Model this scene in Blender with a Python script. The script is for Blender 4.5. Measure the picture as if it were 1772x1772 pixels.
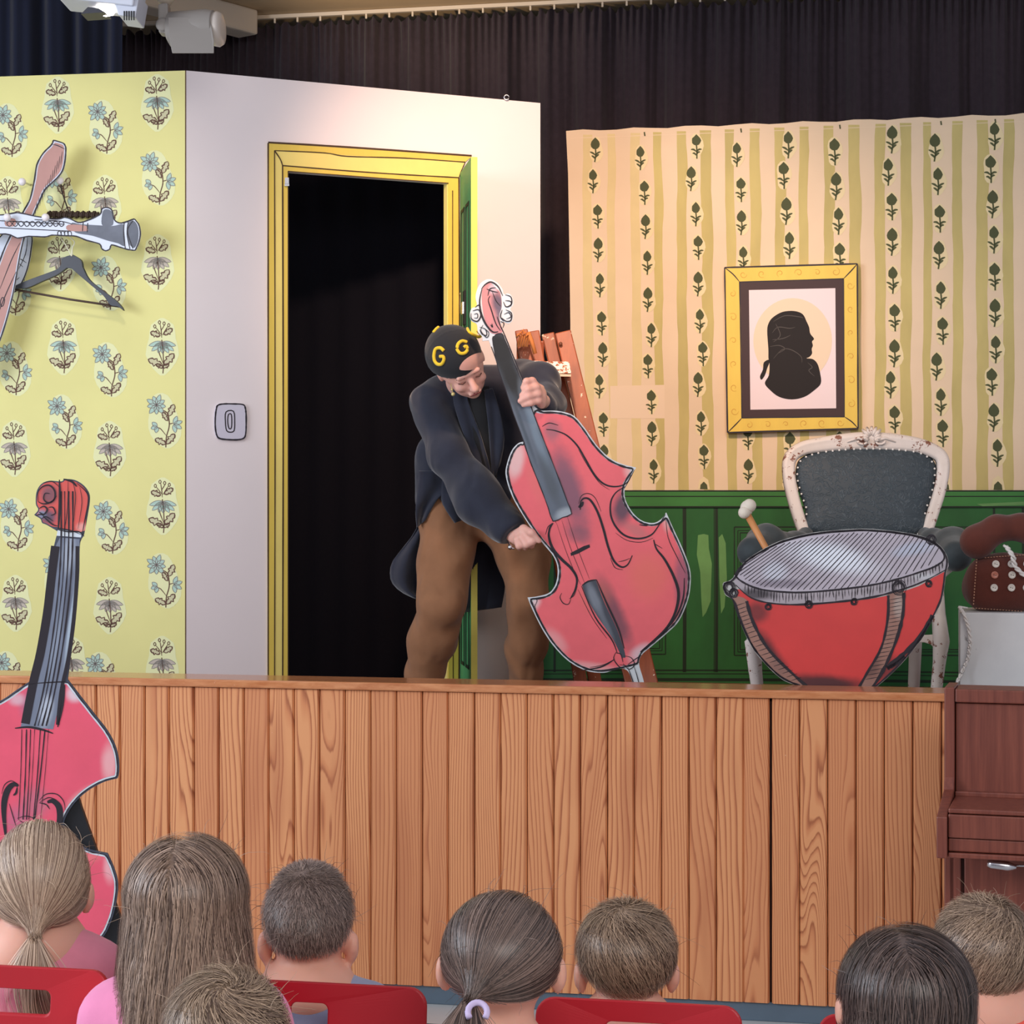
import bpy, bmesh, math, random
import numpy as np
from mathutils import Vector, Matrix
random.seed(7); RS = np.random.RandomState(7)
for o in list(bpy.data.objects): bpy.data.objects.remove(o)
SC = bpy.context.scene; COL = SC.collection
# ------------------------------------------------------------------ camera, world, lights, exposure
F = 3500.0; CX = 886.0; CY = 860.0; H = 1.52
cam = bpy.data.objects.new('camera', bpy.data.cameras.new('camera')); COL.objects.link(cam)
cam.location = (0, 0, H); cam.rotation_euler = (math.pi/2, 0, 0)
cam.data.sensor_width = 36; cam.data.lens = F/1772*36
cam.data.shift_y = (CY-886)/1772; cam.data.clip_end = 60
SC.camera = cam
SC.view_settings.view_transform = 'Standard'; SC.view_settings.look = 'None'
SC.view_settings.exposure = 0.0; SC.view_settings.gamma = 1.0; SC.view_settings.use_curve_mapping = False
W = bpy.data.worlds.new('world'); SC.world = W; W.use_nodes = True
W.node_tree.nodes['Background'].inputs[0].default_value = (0.86, 0.87, 1.0, 1)
W.node_tree.nodes['Background'].inputs[1].default_value = 0.50
def light(name, kind, loc, target, power, col, size=1.0, size_y=None, spot=None, blend=0.5):
    d = bpy.data.lights.new(name, kind); d.energy = power; d.color = col
    o = bpy.data.objects.new(name, d); COL.objects.link(o); o.location = loc
    o.rotation_euler = (Vector(target)-Vector(loc)).to_track_quat('-Z', 'Y').to_euler()
    if kind == 'AREA':
        d.size = size
        if size_y: d.shape = 'RECTANGLE'; d.size_y = size_y
    else: d.shadow_soft_size = size
    if spot: d.spot_size = math.radians(spot); d.spot_blend = blend
    return o
light('window_daylight', 'AREA', (-4.6, 3.0, 2.6), (0.3, 5.2, 0.9), 190, (0.83, 0.90, 1.0), 2.6, 2.0)
light('hall_daylight', 'AREA', (1.2, -1.6, 3.5), (0.2, 6.4, 1.2), 125, (1.0, 0.95, 0.90), 3.0, 1.6)
light('warm_stage_spot', 'SPOT', (-0.05, 5.3, 3.5), (0.22, 7.5, 2.25), 300, (1.0, 0.66, 0.46), 0.09, spot=62, blend=0.9)
light('warm_stage_spot_right', 'SPOT', (1.0, 4.6, 3.5), (1.2, 7.4, 1.8), 100, (1.0, 0.72, 0.52), 0.12, spot=52, blend=0.9)
light('flood_lamp_light', 'SPOT', (-1.16, 5.8, 2.86), (-1.9, 7.4, 1.6), 14, (1.0, 0.93, 0.80), 0.06, spot=95, blend=0.9)
light('ceiling_glow_fill', 'SPOT', (-0.6, 7.9, 3.2), (-0.35, 8.6, 3.85), 26, (1.0, 0.72, 0.42), 0.05, spot=100, blend=0.8)  # added light without a fixture; stands in for the spotlight's warm glow on the ceiling
# ------------------------------------------------------------------ helpers
def P(x, y, D): return Vector(((x-CX)/F*D, D, H-(y-CY)/F*D))
TA = 3500/17000; AL = math.atan(TA); CA, SA = math.cos(AL), math.sin(AL); Z0 = 6.0
def S(u, v, z): return Vector((u*CA+v*SA, Z0-u*SA+v*CA, z))       # stage frame: u along the front, v into the stage
def lin(c): 
    c = c/255.0
    return c/12.92 if c <= .04045 else ((c+.055)/1.055)**2.4
def rgb(r, g, b): return (lin(r), lin(g), lin(b), 1)
class NT:
    def __init__(s, m):
        s.m = m; s.t = m.node_tree; s.b = s.t.nodes['Principled BSDF']
    def n(s, typ, **kw):
        nd = s.t.nodes.new(typ)
        for k, v in kw.items():
            if k.startswith('i_'):
                key = k[2:]; key = int(key) if key.isdigit() else key
                nd.inputs[key].default_value = v
            else: setattr(nd, k, v)
        return nd
    def l(s, a, b): s.t.links.new(a, b)
    def math(s, op, a, b=None, c=None):
        nd = s.n('ShaderNodeMath', operation=op)
        for i, v in enumerate((a, b, c)):
            if v is None: continue
            if hasattr(v, 'is_linked'): s.l(v, nd.inputs[i])
            else: nd.inputs[i].default_value = v
        return nd.outputs[0]
    def ramp(s, fac, stops, interp='LINEAR'):
        nd = s.n('ShaderNodeValToRGB'); nd.color_ramp.interpolation = interp
        e = nd.color_ramp.elements
        while len(e) < len(stops): e.new(0.5)
        for k, (p, c) in enumerate(stops): e[k].position = p; e[k].color = c
        s.l(fac, nd.inputs[0]); return nd.outputs[0]
    def mix(s, fac, a, b, blend='MIX'):
        nd = s.n('ShaderNodeMix', data_type='RGBA', blend_type=blend)
        for i, v in ((0, fac), (6, a), (7, b)):
            if hasattr(v, 'is_linked'): s.l(v, nd.inputs[i])
            else: nd.inputs[i].default_value = v
        return nd.outputs[2]
    def noise(s, vec, scale, detail=3, rough=.5, dist=0):
        nd = s.n('ShaderNodeTexNoise', i_Scale=scale, i_Detail=detail, i_Roughness=rough, i_Distortion=dist)
        if vec is not None: s.l(vec, nd.inputs['Vector'])
        return nd.outputs[0]
    def mapping(s, vec, loc=(0,0,0), rot=(0,0,0), scale=(1,1,1)):
        nd = s.n('ShaderNodeMapping'); nd.inputs[1].default_value = loc; nd.inputs[2].default_value = rot; nd.inputs[3].default_value = scale
        s.l(vec, nd.inputs[0]); return nd.outputs[0]
    def bump(s, h, strength=.3, dist=.002):
        nd = s.n('ShaderNodeBump', i_Strength=strength, i_Distance=dist); s.l(h, nd.inputs['Height']); s.l(nd.outputs[0], s.b.inputs['Normal'])
def mat(name, col, rough=.6, metal=0, spec=.4, sss=0, var=.0, vscale=8, bump=0, bscale=200, emit=None, sheen=0, stretch=None):
    m = bpy.data.materials.new(name); m.use_nodes = True; t = NT(m); b = t.b
    c = rgb(*col)
    b.inputs['Base Color'].default_value = c; b.inputs['Roughness'].default_value = rough; b.inputs['Metallic'].default_value = metal
    b.inputs['Specular IOR Level'].default_value = spec
    if sss: b.inputs['Subsurface Weight'].default_value = sss; b.inputs['Subsurface Radius'].default_value = (1, .3, .15); b.inputs['Subsurface Scale'].default_value = .012
    if sheen: b.inputs['Sheen Weight'].default_value = sheen; b.inputs['Sheen Roughness'].default_value = .5
    if emit: b.inputs['Emission Color'].default_value = rgb(*emit[:3]); b.inputs['Emission Strength'].default_value = emit[3]
    tc = t.n('ShaderNodeTexCoord').outputs['Object']
    if stretch: tc = t.mapping(tc, scale=stretch)
    if var:
        f = t.noise(tc, vscale, 4, .6)
        t.l(t.ramp(f, [(.3, tuple(x*(1-var) for x in c[:3])+(1,)), (.7, tuple(min(1, x*(1+var)) for x in c[:3])+(1,))]), b.inputs['Base Color'])
    if bump: t.bump(t.noise(tc, bscale, 3), bump, .001)
    return m
def cloth_mat(name, col, sheen=.3, var=.12):
    m = mat(name, col, .85, spec=.2, var=var, vscale=14, sheen=sheen); t = NT(m)
    tc = t.n('ShaderNodeTexCoord').outputs['Object']; a = t.noise(t.mapping(tc, rot=(0, .5, 0), scale=(9, 9, 5)), 1, 1, .4, .8); b = t.noise(tc, 700, 2)
    n1 = t.n('ShaderNodeBump', i_Strength=.75, i_Distance=.03); t.l(a, n1.inputs['Height']); n2 = t.n('ShaderNodeBump', i_Strength=.25, i_Distance=.001); t.l(b, n2.inputs['Height']); t.l(n1.outputs[0], n2.inputs['Normal']); t.l(n2.outputs[0], t.b.inputs['Normal'])
    return m
def thing(name, label, cat, base, group=None, kind=None):
    o = bpy.data.objects.new(name, None); COL.objects.link(o); o.location = base; o.empty_display_size = .05
    if label: o['label'] = label
    if cat: o['category'] = cat
    if group: o['group'] = group
    if kind: o['kind'] = kind
    return o
def org(o):
    v = Vector((0, 0, 0))
    while o is not None: v = v+Vector(o.location); o = o.parent
    return v
def mesh_obj(name, me, m, parent=None, loc=None, smooth=False, label=None, cat=None, group=None, kind=None):
    if m is not None:
        me.materials.clear(); me.materials.append(m)
    if smooth: me.polygons.foreach_set('use_smooth', [True]*len(me.polygons))
    o = bpy.data.objects.new(name, me); COL.objects.link(o)
    if parent: o.parent = parent
    if loc is not None: o.location = loc
    for k, v in (('label', label), ('category', cat), ('group', group), ('kind', kind)):
        if v: o[k] = v
    return o
def put(name, verts, faces, m, parent=None, smooth=False, uvs=None, base=None, **kw):
    """verts in world coordinates; object origin = base or parent's origin"""
    off = Vector(base) if base is not None else (org(parent) if parent else Vector((0, 0, 0)))
    v = np.asarray(verts, dtype=np.float64).reshape(-1, 3)-np.array(off)
    me = bpy.data.meshes.new(name); me.from_pydata(v.tolist(), [], faces if isinstance(faces, list) else faces.tolist()); me.update()
    if uvs is not None:
        uv = me.uv_layers.new(name='uv'); li = np.empty(len(me.loops), dtype=np.int32); me.loops.foreach_get('vertex_index', li)
        uv.data.foreach_set('uv', np.asarray(uvs)[li].ravel())
    loc = (off-org(parent)) if parent else off
    return mesh_obj(name, me, m, parent, loc, smooth, **kw)
class G:
    """geometry accumulator in world coordinates"""
    def __init__(s): s.v = []; s.f = []; s.uv = []
    def add(s, vs, fs, uv=None):
        n = len(s.v); s.v += [tuple(x) for x in vs]; s.f += [tuple(i+n for i in f) for f in fs]
        s.uv += list(uv) if uv is not None else [(0, 0)]*len(vs)
    def box(s, c, d, R=None, bev=0):
        c = Vector(c); x, y, z = [k/2 for k in d]
        vs = [Vector((i*x, j*y, k*z)) for k in (-1, 1) for j in (-1, 1) for i in (-1, 1)]
        if R is not None: vs = [R @ q for q in vs]
        s.add([c+q for q in vs], [(0, 2, 3, 1), (4, 5, 7, 6), (0, 1, 5, 4), (2, 6, 7, 3), (0, 4, 6, 2), (1, 3, 7, 5)])
    def prism(s, pts, off):
        """pts: list of world points polygon; off: extrusion vector"""
        n = len(pts); off = Vector(off)
        s.add(list(pts)+[Vector(p)+off for p in pts], [tuple(range(n)), tuple(range(2*n-1, n-1, -1))]+[(i, i+n, (i+1) % n+n, (i+1) % n) for i in range(n)])
    def beam(s, a, b, w, h, up=(0, 0, 1)):
        a, b = Vector(a), Vector(b); d = (b-a).normalized(); sx = d.cross(Vector(up)).normalized(); u = sx.cross(d)
        q = [sx*i*w/2+u*j*h/2 for i, j in ((-1, -1), (1, -1), (1, 1), (-1, 1))]
        s.add([a+k for k in q]+[b+k for k in q], [(3, 2, 1, 0), (4, 5, 6, 7)]+[(i, (i+1) % 4, (i+1) % 4+4, i+4) for i in range(4)])
    def tube(s, pts, r, n=8, up=(0, .3, 1), flat=1.0, cap=True):
        pts = [Vector(p) for p in pts]; K = len(pts)
        if not hasattr(r, '__len__'): r = [r]*K
        vs = []; 
        for i, p in enumerate(pts):
            d = (pts[min(i+1, K-1)]-pts[max(i-1, 0)]).normalized()
            a = d.cross(Vector(up)); a = a.normalized() if a.length > 1e-6 else Vector((1, 0, 0)); b = a.cross(d)
            vs += [p+(a*math.cos(2*math.pi*k/n)+b*math.sin(2*math.pi*k/n)*flat)*r[i] for k in range(n)]
        fs = [(i*n+k, i*n+(k+1) % n, (i+1)*n+(k+1) % n, (i+1)*n+k) for i in range(K-1) for k in range(n)]
        if cap: fs += [tuple(range(n-1, -1, -1)), tuple(range((K-1)*n, K*n))]
        s.add(vs, fs)
    def ball(s, c, r, nu=12, nv=8, R=None):
        if not hasattr(r, '__len__'): r = (r, r, r)
        c = Vector(c); vs = [Vector((0, 0, 1))]
        for j in range(1, nv):
            t = math.pi*j/nv
            vs += [Vector((math.sin(t)*math.cos(2*math.pi*i/nu), math.sin(t)*math.sin(2*math.pi*i/nu), math.cos(t))) for i in range(nu)]
        vs.append(Vector((0, 0, -1)))
        vs = [Vector((q.x*r[0], q.y*r[1], q.z*r[2])) for q in vs]
        if R is not None: vs = [R @ q for q in vs]
        fs = [(0, 1+i, 1+(i+1) % nu) for i in range(nu)]
        for j in range(nv-2):
            fs += [(1+j*nu+i, 1+(j+1)*nu+i, 1+(j+1)*nu+(i+1) % nu, 1+j*nu+(i+1) % nu) for i in range(nu)]
        L = len(vs)-1; b = 1+(nv-2)*nu
        fs += [(L, b+(i+1) % nu, b+i) for i in range(nu)]
        s.add([c+q for q in vs], fs)
    def lathe(s, prof, c, n=24, axis=(0, 0, 1)):
        """prof: list (radius, height along axis)"""
        ax = Vector(axis).normalized(); a = ax.orthogonal().normalized(); b = ax.cross(a); c = Vector(c); vs = []
        for r, h in prof: vs += [c+ax*h+(a*math.cos(2*math.pi*k/n)+b*math.sin(2*math.pi*k/n))*max(r, 1e-5) for k in range(n)]
        K = len(prof)
        fs = [(i*n+k, i*n+(k+1) % n, (i+1)*n+(k+1) % n, (i+1)*n+k) for i in range(K-1) for k in range(n)]
        fs += [tuple(range(n-1, -1, -1)), tuple(range((K-1)*n, K*n))]
        s.add(vs, fs)
    def done(s, name, m, parent=None, smooth=False, bevel=0, uv=False, **kw):
        o = put(name, s.v, s.f, m, parent, smooth, s.uv if uv else None, **kw)
        if bevel:
            b = o.modifiers.new('bevel', 'BEVEL'); b.width = bevel; b.segments = 2; b.limit_method = 'ANGLE'; b.angle_limit = .6
        return o
def cr(pts, closed=False, n=6):
    """Catmull-Rom through 2D/3D points; a point given as (x,y,'k') is a corner"""
    P_ = [np.array(p[:2], float) for p in pts]; K = len(P_); corner = [len(p) > 2 for p in pts]; out = []
    rng = range(K if closed else K-1)
    for i in rng:
        p1, p2 = P_[i], P_[(i+1) % K]
        p0 = P_[i-1] if (closed or i > 0) else p1; p3 = P_[(i+2) % K] if (closed or i+2 < K) else p2
        if corner[i]: p0 = p1
        if corner[(i+1) % K]: p3 = p2
        for j in range(n):
            t = j/n
            out.append(tuple(.5*((2*p1)+(p2-p0)*t+(2*p0-5*p1+4*p2-p3)*t*t+(3*p1-p0-3*p2+p3)*t**3)))
    if not closed: out.append(tuple(P_[-1]))
    return out
class Plane:
    """a vertical board standing at its own distance: p0 a point on it, yaw its heading; c = distance in front of its face"""
    def __init__(s, p0, n):
        s.p = Vector(p0); s.n = Vector(n).normalized()          # n points to the viewer
        s.u = Vector((0, 0, 1)).cross(s.n).normalized(); s.w = s.n.cross(s.u)
    def ab(s, x, y):
        d = Vector(((x-CX)/F, 1, -(y-CY)/F)); C = Vector((0, 0, H)); t = (s.p-C).dot(s.n)/d.dot(s.n)
        q = C+d*t-s.p
        return (q.dot(s.u), q.dot(s.w))
    def at(s, ab, c=0): return s.p+s.u*ab[0]+s.w*ab[1]+s.n*c
    def px(s, x, y, c=0): return s.at(s.ab(x, y), c)
def board(g, pl, pts, thick=.006, c=0):
    """extruded outline; pts in the drawing's coordinates"""
    ab = [pl.ab(*p[:2]) for p in pts]; n = len(ab)
    g.add([pl.at(q, c) for q in ab]+[pl.at(q, c-thick) for q in ab],
          [tuple(range(n)), tuple(range(2*n-1, n-1, -1))]+[(i, i+n, (i+1) % n+n, (i+1) % n) for i in range(n)], ab+ab)
def fillp(g, pl, pts, c):
    ab = [pl.ab(*p[:2]) for p in pts]; g.add([pl.at(q, c) for q in ab], [tuple(range(len(ab)))], ab)
def stroke(g, pl, pts, w, c, n=5, taper=True, closed=False, rough=0):
    q = cr(pts, closed, n); K = len(q)
    if closed: q.append(q[0]); K += 1
    vs = []; uv = []
    for i, p in enumerate(q):
        a = np.array(q[max(i-1, 0)]); b = np.array(q[min(i+1, K-1)])
        if closed and i in (0, K-1): a = np.array(q[K-2]); b = np.array(q[1])
        d = b-a; L = np.hypot(*d) or 1; nx, ny = -d[1]/L, d[0]/L
        ww = w/2*((.35+.65*math.sin(math.pi*min(1, max(0, i/(K-1))))) if taper and not closed else 1)*(1+rough*random.uniform(-1, 1))
        for sg in (1, -1):
            ab = pl.ab(p[0]+nx*ww*sg, p[1]+ny*ww*sg); vs.append(pl.at(ab, c)); uv.append(ab)
    g.add(vs, [(2*i, 2*i+1, 2*i+3, 2*i+2) for i in range(K-1)], uv)
def inset(pts, d):
    P_ = np.array([p[:2] for p in pts], float); K = len(P_)
    N_ = np.roll(P_, -1, 0); area = np.sum(P_[:, 0]*N_[:, 1]-N_[:, 0]*P_[:, 1]); sg = 1 if area > 0 else -1
    T = N_-np.roll(P_, 1, 0); L = np.maximum(np.hypot(T[:, 0], T[:, 1]), 1e-6)[:, None]
    Q_ = P_+np.stack([-T[:, 1], T[:, 0]], 1)/L*d*sg; out = []
    e = N_-P_; ee = np.maximum((e**2).sum(1), 1e-9)
    for q in Q_:
        t = np.clip(((q-P_)*e).sum(1)/ee, 0, 1); dd = np.min(np.hypot(*(P_+e*t[:, None]-q).T))
        if dd > .93*d: out.append((q[0], q[1]))
    return out
def paint_mat(name, base, blobs, pl, rough=.45, var=.06, sat=1):
    """a hand painted board: base colour with soft brush patches (x, y, rx, ry, angle, colour, strength)"""
    m = bpy.data.materials.new(name); m.use_nodes = True; t = NT(m); t.b.inputs['Roughness'].default_value = rough
    uv = t.n('ShaderNodeUVMap').outputs[0]
    nz = t.noise(uv, 9, 4, .6); c = rgb(*base)
    col = t.ramp(nz, [(.3, tuple(x*(1-var) for x in c[:3])+(1,)), (.7, tuple(min(1, x*(1+var)) for x in c[:3])+(1,))])
    for (x, y, rx, ry, ang, bc, st) in blobs:
        a, b = pl.ab(x, y); k = (pl.p.y)/F
        ca, sa = math.cos(math.radians(ang)), math.sin(math.radians(ang))
        sub = t.n('ShaderNodeVectorMath', operation='SUBTRACT'); t.l(uv, sub.inputs[0]); sub.inputs[1].default_value = (a, b, 0)
        rot = t.n('ShaderNodeVectorRotate', rotation_type='Z_AXIS'); t.l(sub.outputs[0], rot.inputs['Vector']); rot.inputs['Angle'].default_value = math.radians(ang)
        sc = t.n('ShaderNodeVectorMath', operation='MULTIPLY'); t.l(rot.outputs[0], sc.inputs[0]); sc.inputs[1].default_value = (1/(rx*k), 1/(ry*k), 0)
        ln = t.n('ShaderNodeVectorMath', operation='LENGTH'); t.l(sc.outputs[0], ln.inputs[0])
        wob = t.math('ADD', ln.outputs['Value'], t.math('MULTIPLY', t.math('SUBTRACT', nz, .5), .5))
        f = t.n('ShaderNodeMapRange', interpolation_type='SMOOTHSTEP'); t.l(wob, f.inputs[0])
        for i, v in ((1, 1.0), (2, .25), (3, 0.0), (4, st)): f.inputs[i].default_value = v
        col = t.mix(f.outputs[0], col, rgb(*bc))
    t.l(col, t.b.inputs['Base Color']); return m
# ---- signed-distance bodies turned into one continuous surface
def sdf_eval(X, prims, k):
    d = None
    for pr in prims:
        if pr[0] == 'c':
            _, a, b, ra, rb = pr[:5]; ys = pr[5] if len(pr) > 5 else 1.0
            sc = np.array([1, 1/ys, 1]); A = np.array(a)*sc; B = np.array(b)*sc; Q = X*sc-A; ba = B-A
            tt = np.clip((Q @ ba)/max(ba @ ba, 1e-9), 0, 1)[..., None]
            e = np.linalg.norm(Q-tt*ba, axis=-1)-(ra+(rb-ra)*tt[..., 0])
        else:
            _, c, r = pr[:3]; Q = X-np.array(c); r = np.array(r)
            if len(pr) > 3 and pr[3] is not None: Q = Q @ np.array(pr[3])           # R as 3x3 (columns = axes)
            k0 = np.linalg.norm(Q/r, axis=-1); k1 = np.linalg.norm(Q/(r*r), axis=-1)+1e-9; e = k0*(k0-1)/k1
        kk = k
        if d is None: d = e
        else:
            h = np.maximum(kk-np.abs(d-e), 0)/kk; d = np.minimum(d, e)-h*h*kk*.25
    return d
def snets(prims, h, k=.02, disp=None, pad=.03, cut=None):
    bb = []
    for pr in prims:
        if pr[0] == 'c':
            r = max(pr[3], pr[4]); a, b = np.array(pr[1]), np.array(pr[2]); bb.append((np.minimum(a, b)-r, np.maximum(a, b)+r))
        else: r = max(pr[2]); bb.append((np.array(pr[1])-r, np.array(pr[1])+r))
    lo = np.min([q[0] for q in bb], 0)-pad; hi = np.max([q[1] for q in bb], 0)+pad
    n = np.ceil((hi-lo)/h).astype(int)+1; f = np.full(tuple(n), 1e3, dtype=np.float32)
    m = k+3*h
    for pr, (bl, bh) in zip(prims, bb):
        i0 = np.maximum(((bl-m-lo)/h).astype(int), 0); i1 = np.minimum(((bh+m-lo)/h).astype(int)+2, n)
        gx = np.stack(np.meshgrid(*[lo[d]+h*np.arange(i0[d], i1[d]) for d in range(3)], indexing='ij'), -1)
        e = sdf_eval(gx, [pr], k); sl = tuple(slice(i0[d], i1[d]) for d in range(3)); d0 = f[sl]
        hh = np.maximum(k-np.abs(d0-e), 0)/k; f[sl] = np.minimum(d0, e)-hh*hh*k*.25
    if disp is not None:
        w = np.argwhere(np.abs(f) < .04); f[tuple(w.T)] += disp(lo+w*h)
    if cut is not None:
        w = np.argwhere(np.abs(f) < 4*h+.05); f[tuple(w.T)] = np.maximum(f[tuple(w.T)], cut(lo+w*h))
    ins = f < 0; nx, ny, nz = n-1
    cs = [ins[a:a+nx, b:b+ny, c:c+nz] for a in (0, 1) for b in (0, 1) for c in (0, 1)]
    act = np.logical_or.reduce(cs) & ~np.logical_and.reduce(cs)
    idx = -np.ones((nx, ny, nz), dtype=np.int64); idx[act] = np.arange(act.sum()); ii = np.argwhere(act)
    F8 = {(a, b, c): f[ii[:, 0]+a, ii[:, 1]+b, ii[:, 2]+c] for a in (0, 1) for b in (0, 1) for c in (0, 1)}
    s = np.zeros((len(ii), 3)); cnt = np.zeros(len(ii))
    for a in range(3):
        for p in (0, 1):
            for q in (0, 1):
                o = [0, 0, 0]; o[(a+1) % 3] = p; o[(a+2) % 3] = q; o2 = list(o); o2[a] = 1
                fa, fb = F8[tuple(o)], F8[tuple(o2)]; mm = (fa < 0) != (fb < 0); t = np.where(mm, fa/np.where(mm, fa-fb, 1), 0)
                for c in range(3): s[:, c] += mm*(t if c == a else o[c])
                cnt += mm
    verts = (ii+s/cnt[:, None])*h+lo
    quads = []
    for a in range(3):
        b, c = (a+1) % 3, (a+2) % 3; o2 = [0, 0, 0]; o2[a] = 1
        A = ins[:nx, :ny, :nz]; B = ins[o2[0]:o2[0]+nx, o2[1]:o2[1]+ny, o2[2]:o2[2]+nz]
        e = np.argwhere(A != B); e = e[(e[:, b] > 0) & (e[:, c] > 0)]
        if not len(e): continue
        def g(db, dc):
            q = e.copy(); q[:, b] -= db; q[:, c] -= dc; return idx[q[:, 0], q[:, 1], q[:, 2]]
        qd = np.stack([g(1, 1), g(0, 1), g(0, 0), g(1, 0)], 1); fl = A[e[:, 0], e[:, 1], e[:, 2]]
        qd[~fl] = qd[~fl][:, ::-1]; quads.append(qd)
    return verts, np.concatenate(quads)
def body(name, prims, m, parent, h=.008, k=.02, disp=None, cut=None, **kw):
    v, q = snets(prims, h, k, disp, cut=cut); return put(name, v, q, m, parent, smooth=True, **kw)
def folds(seed, amp, freq=(30, 10, 14)):
    r = np.random.RandomState(seed); T = [(r.normal(size=3)*np.array(freq), r.uniform(0, 6.3)) for _ in range(5)]
    def f(X):
        s = 0
        for w, p in T: s = s+np.sin(X @ w+p+1.5*np.sin(X @ (w[::-1]*.6)+p))
        return amp*s/5
    return f
# ------------------------------------------------------------------ materials
def plank_mat():
    m = bpy.data.materials.new('pine_plank'); m.use_nodes = True; t = NT(m)
    tc = t.n('ShaderNodeTexCoord').outputs['Object']; oi = t.n('ShaderNodeObjectInfo').outputs['Random']
    off = t.n('ShaderNodeCombineXYZ'); t.l(t.math('MULTIPLY', oi, 37.0), off.inputs[0]); t.l(t.math('MULTIPLY', oi, 91.0), off.inputs[2])
    ad = t.n('ShaderNodeVectorMath', operation='ADD'); t.l(tc, ad.inputs[0]); t.l(off.outputs[0], ad.inputs[1])
    low = t.noise(t.mapping(ad.outputs[0], scale=(7, 0, .95)), 1.0, 2, .45)
    amp = t.math('MULTIPLY_ADD', t.math('POWER', t.math('FRACT', t.math('MULTIPLY', oi, 7.31)), 1.6), 26, 6)
    sx = t.n('ShaderNodeSeparateXYZ'); t.l(tc, sx.inputs[0])
    ph = t.math('ADD', t.math('MULTIPLY', low, amp), t.math('MULTIPLY', sx.outputs[0], t.math('MULTIPLY_ADD', oi, 70, 45)))
    fr = t.math('FRACT', ph)
    fine = t.noise(t.mapping(ad.outputs[0], scale=(420, 0, 9)), 1, 2)
    g = t.math('ADD', fr, t.math('MULTIPLY', t.math('SUBTRACT', fine, .5), .22))
    c1, c2, c3 = rgb(222, 155, 106), rgb(207, 135, 90), rgb(166, 98, 64)
    col = t.ramp(g, [(0, c3), (.10, c1), (.55, c1), (.80, c2), (.96, c3)])
    tone = t.math('FRACT', t.math('MULTIPLY', oi, 13.7))
    col = t.mix(t.math('MULTIPLY', tone, .55), col, rgb(196, 124, 84))
    big = t.noise(t.mapping(ad.outputs[0], scale=(9, 0, 1.2)), 1, 2)
    col = t.mix(t.ramp(big, [(.56, (0, 0, 0, 1)), (.72, (.5, .5, .5, 1))]), col, rgb(168, 96, 64))
    sp = t.noise(t.mapping(ad.outputs[0], scale=(150, 0, 110)), 1, 1)
    col = t.mix(t.ramp(sp, [(.80, (0, 0, 0, 1)), (.83, (.6, .6, .6, 1))]), col, rgb(235, 200, 170))
    t.l(col, t.b.inputs['Base Color']); t.b.inputs['Roughness'].default_value = .48; t.b.inputs['Specular IOR Level'].default_value = .3
    t.bump(g, .15, .001); return m
def wood_mat(name, c1, c2, scale=(60, 60, 2.5), rough=.4, wear=None):
    m = bpy.data.materials.new(name); m.use_nodes = True; t = NT(m)
    tc = t.n('ShaderNodeTexCoord').outputs['Object']; f = t.noise(t.mapping(tc, scale=scale), 1, 5, .65)
    col = t.ramp(f, [(.3, rgb(*c1)), (.7, rgb(*c2))])
    if wear:
        w = t.noise(tc, wear[1], 4, .7); col = t.mix(t.ramp(w, [(wear[2], (0, 0, 0, 1)), (wear[2]+.03, (1, 1, 1, 1))]), col, rgb(*wear[0]))
    t.l(col, t.b.inputs['Base Color']); t.b.inputs['Roughness'].default_value = rough; t.bump(f, .1, .001); return m
def hair_mat(name, c1, c2):
    m = bpy.data.materials.new(name); m.use_nodes = True; t = NT(m)
    rnd = t.n('ShaderNodeNewGeometry').outputs['Random Per Island']
    t.l(t.ramp(rnd, [(0, rgb(*c1)), (1, rgb(*c2))]), t.b.inputs['Base Color'])
    t.b.inputs['Roughness'].default_value = .42; t.b.inputs['Specular IOR Level'].default_value = .55
    t.b.inputs['Anisotropic'].default_value = .6
    return m
M = {}
M['plank'] = plank_mat()
M['trim'] = wood_mat('varnished_trim', (184, 112, 70), (212, 146, 100), (2.5, 60, 60), .16, ((225, 185, 160), 60, .70))
M['gap'] = mat('dark_gap', (52, 26, 18), .8)
M['base'] = mat('grey_base', (88, 104, 118), .5, var=.08)
M['floor'] = mat('pale_hall_floor', (196, 198, 196), .35, var=.04)
M['seam'] = mat('dark_seam', (40, 40, 44), .6)
M['stage_floor'] = mat('stage_boards', (120, 80, 58), .35, var=.12)
M['ink'] = mat('ink', (38, 32, 40), .6)
M['ink_soft'] = mat('soft_ink', (92, 66, 78), .6)
M['yellow_paper'] = mat('yellow_wallpaper', (220, 213, 142), .75, var=.045, vscale=2.2)
M['halo'] = mat('pale_halo', (222, 222, 170), .75)
M['brown_print'] = mat('brown_print', (98, 68, 54), .7)
M['tan_print'] = mat('tan_print', (196, 190, 152), .7)
M['teal_print'] = mat('teal_print', (170, 196, 182), .7)
M['mauve_print'] = mat('mauve_print', (186, 174, 160), .7)
M['tealine'] = mat('fine_print_line', (134, 128, 122), .7)
M['white_panel'] = mat('white_painted_flat', (232, 220, 220), .6, var=.015, vscale=3)
M['frame_yellow'] = mat('yellow_frame_paint', (222, 192, 84), .55, var=.06, vscale=6, stretch=(3, 3, .6))
M['frame_yellow2'] = mat('light_yellow_frame_paint', (232, 210, 120), .55, var=.05, vscale=6)
M['door_green'] = mat('green_door_paint', (64, 142, 88), .5, var=.2, vscale=7)
M['edge_yellow'] = mat('yellow_edge_paint', (214, 200, 92), .6, var=.08)
M['black'] = mat('black', (14, 14, 18), .7)
M['chrome'] = mat('chrome', (215, 215, 220), .25, 1)
M['curtain'] = mat('black_curtain_cloth', (60, 51, 58), .95, spec=.1, var=.12, vscale=40, sheen=.15, bump=.15, bscale=900)
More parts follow.
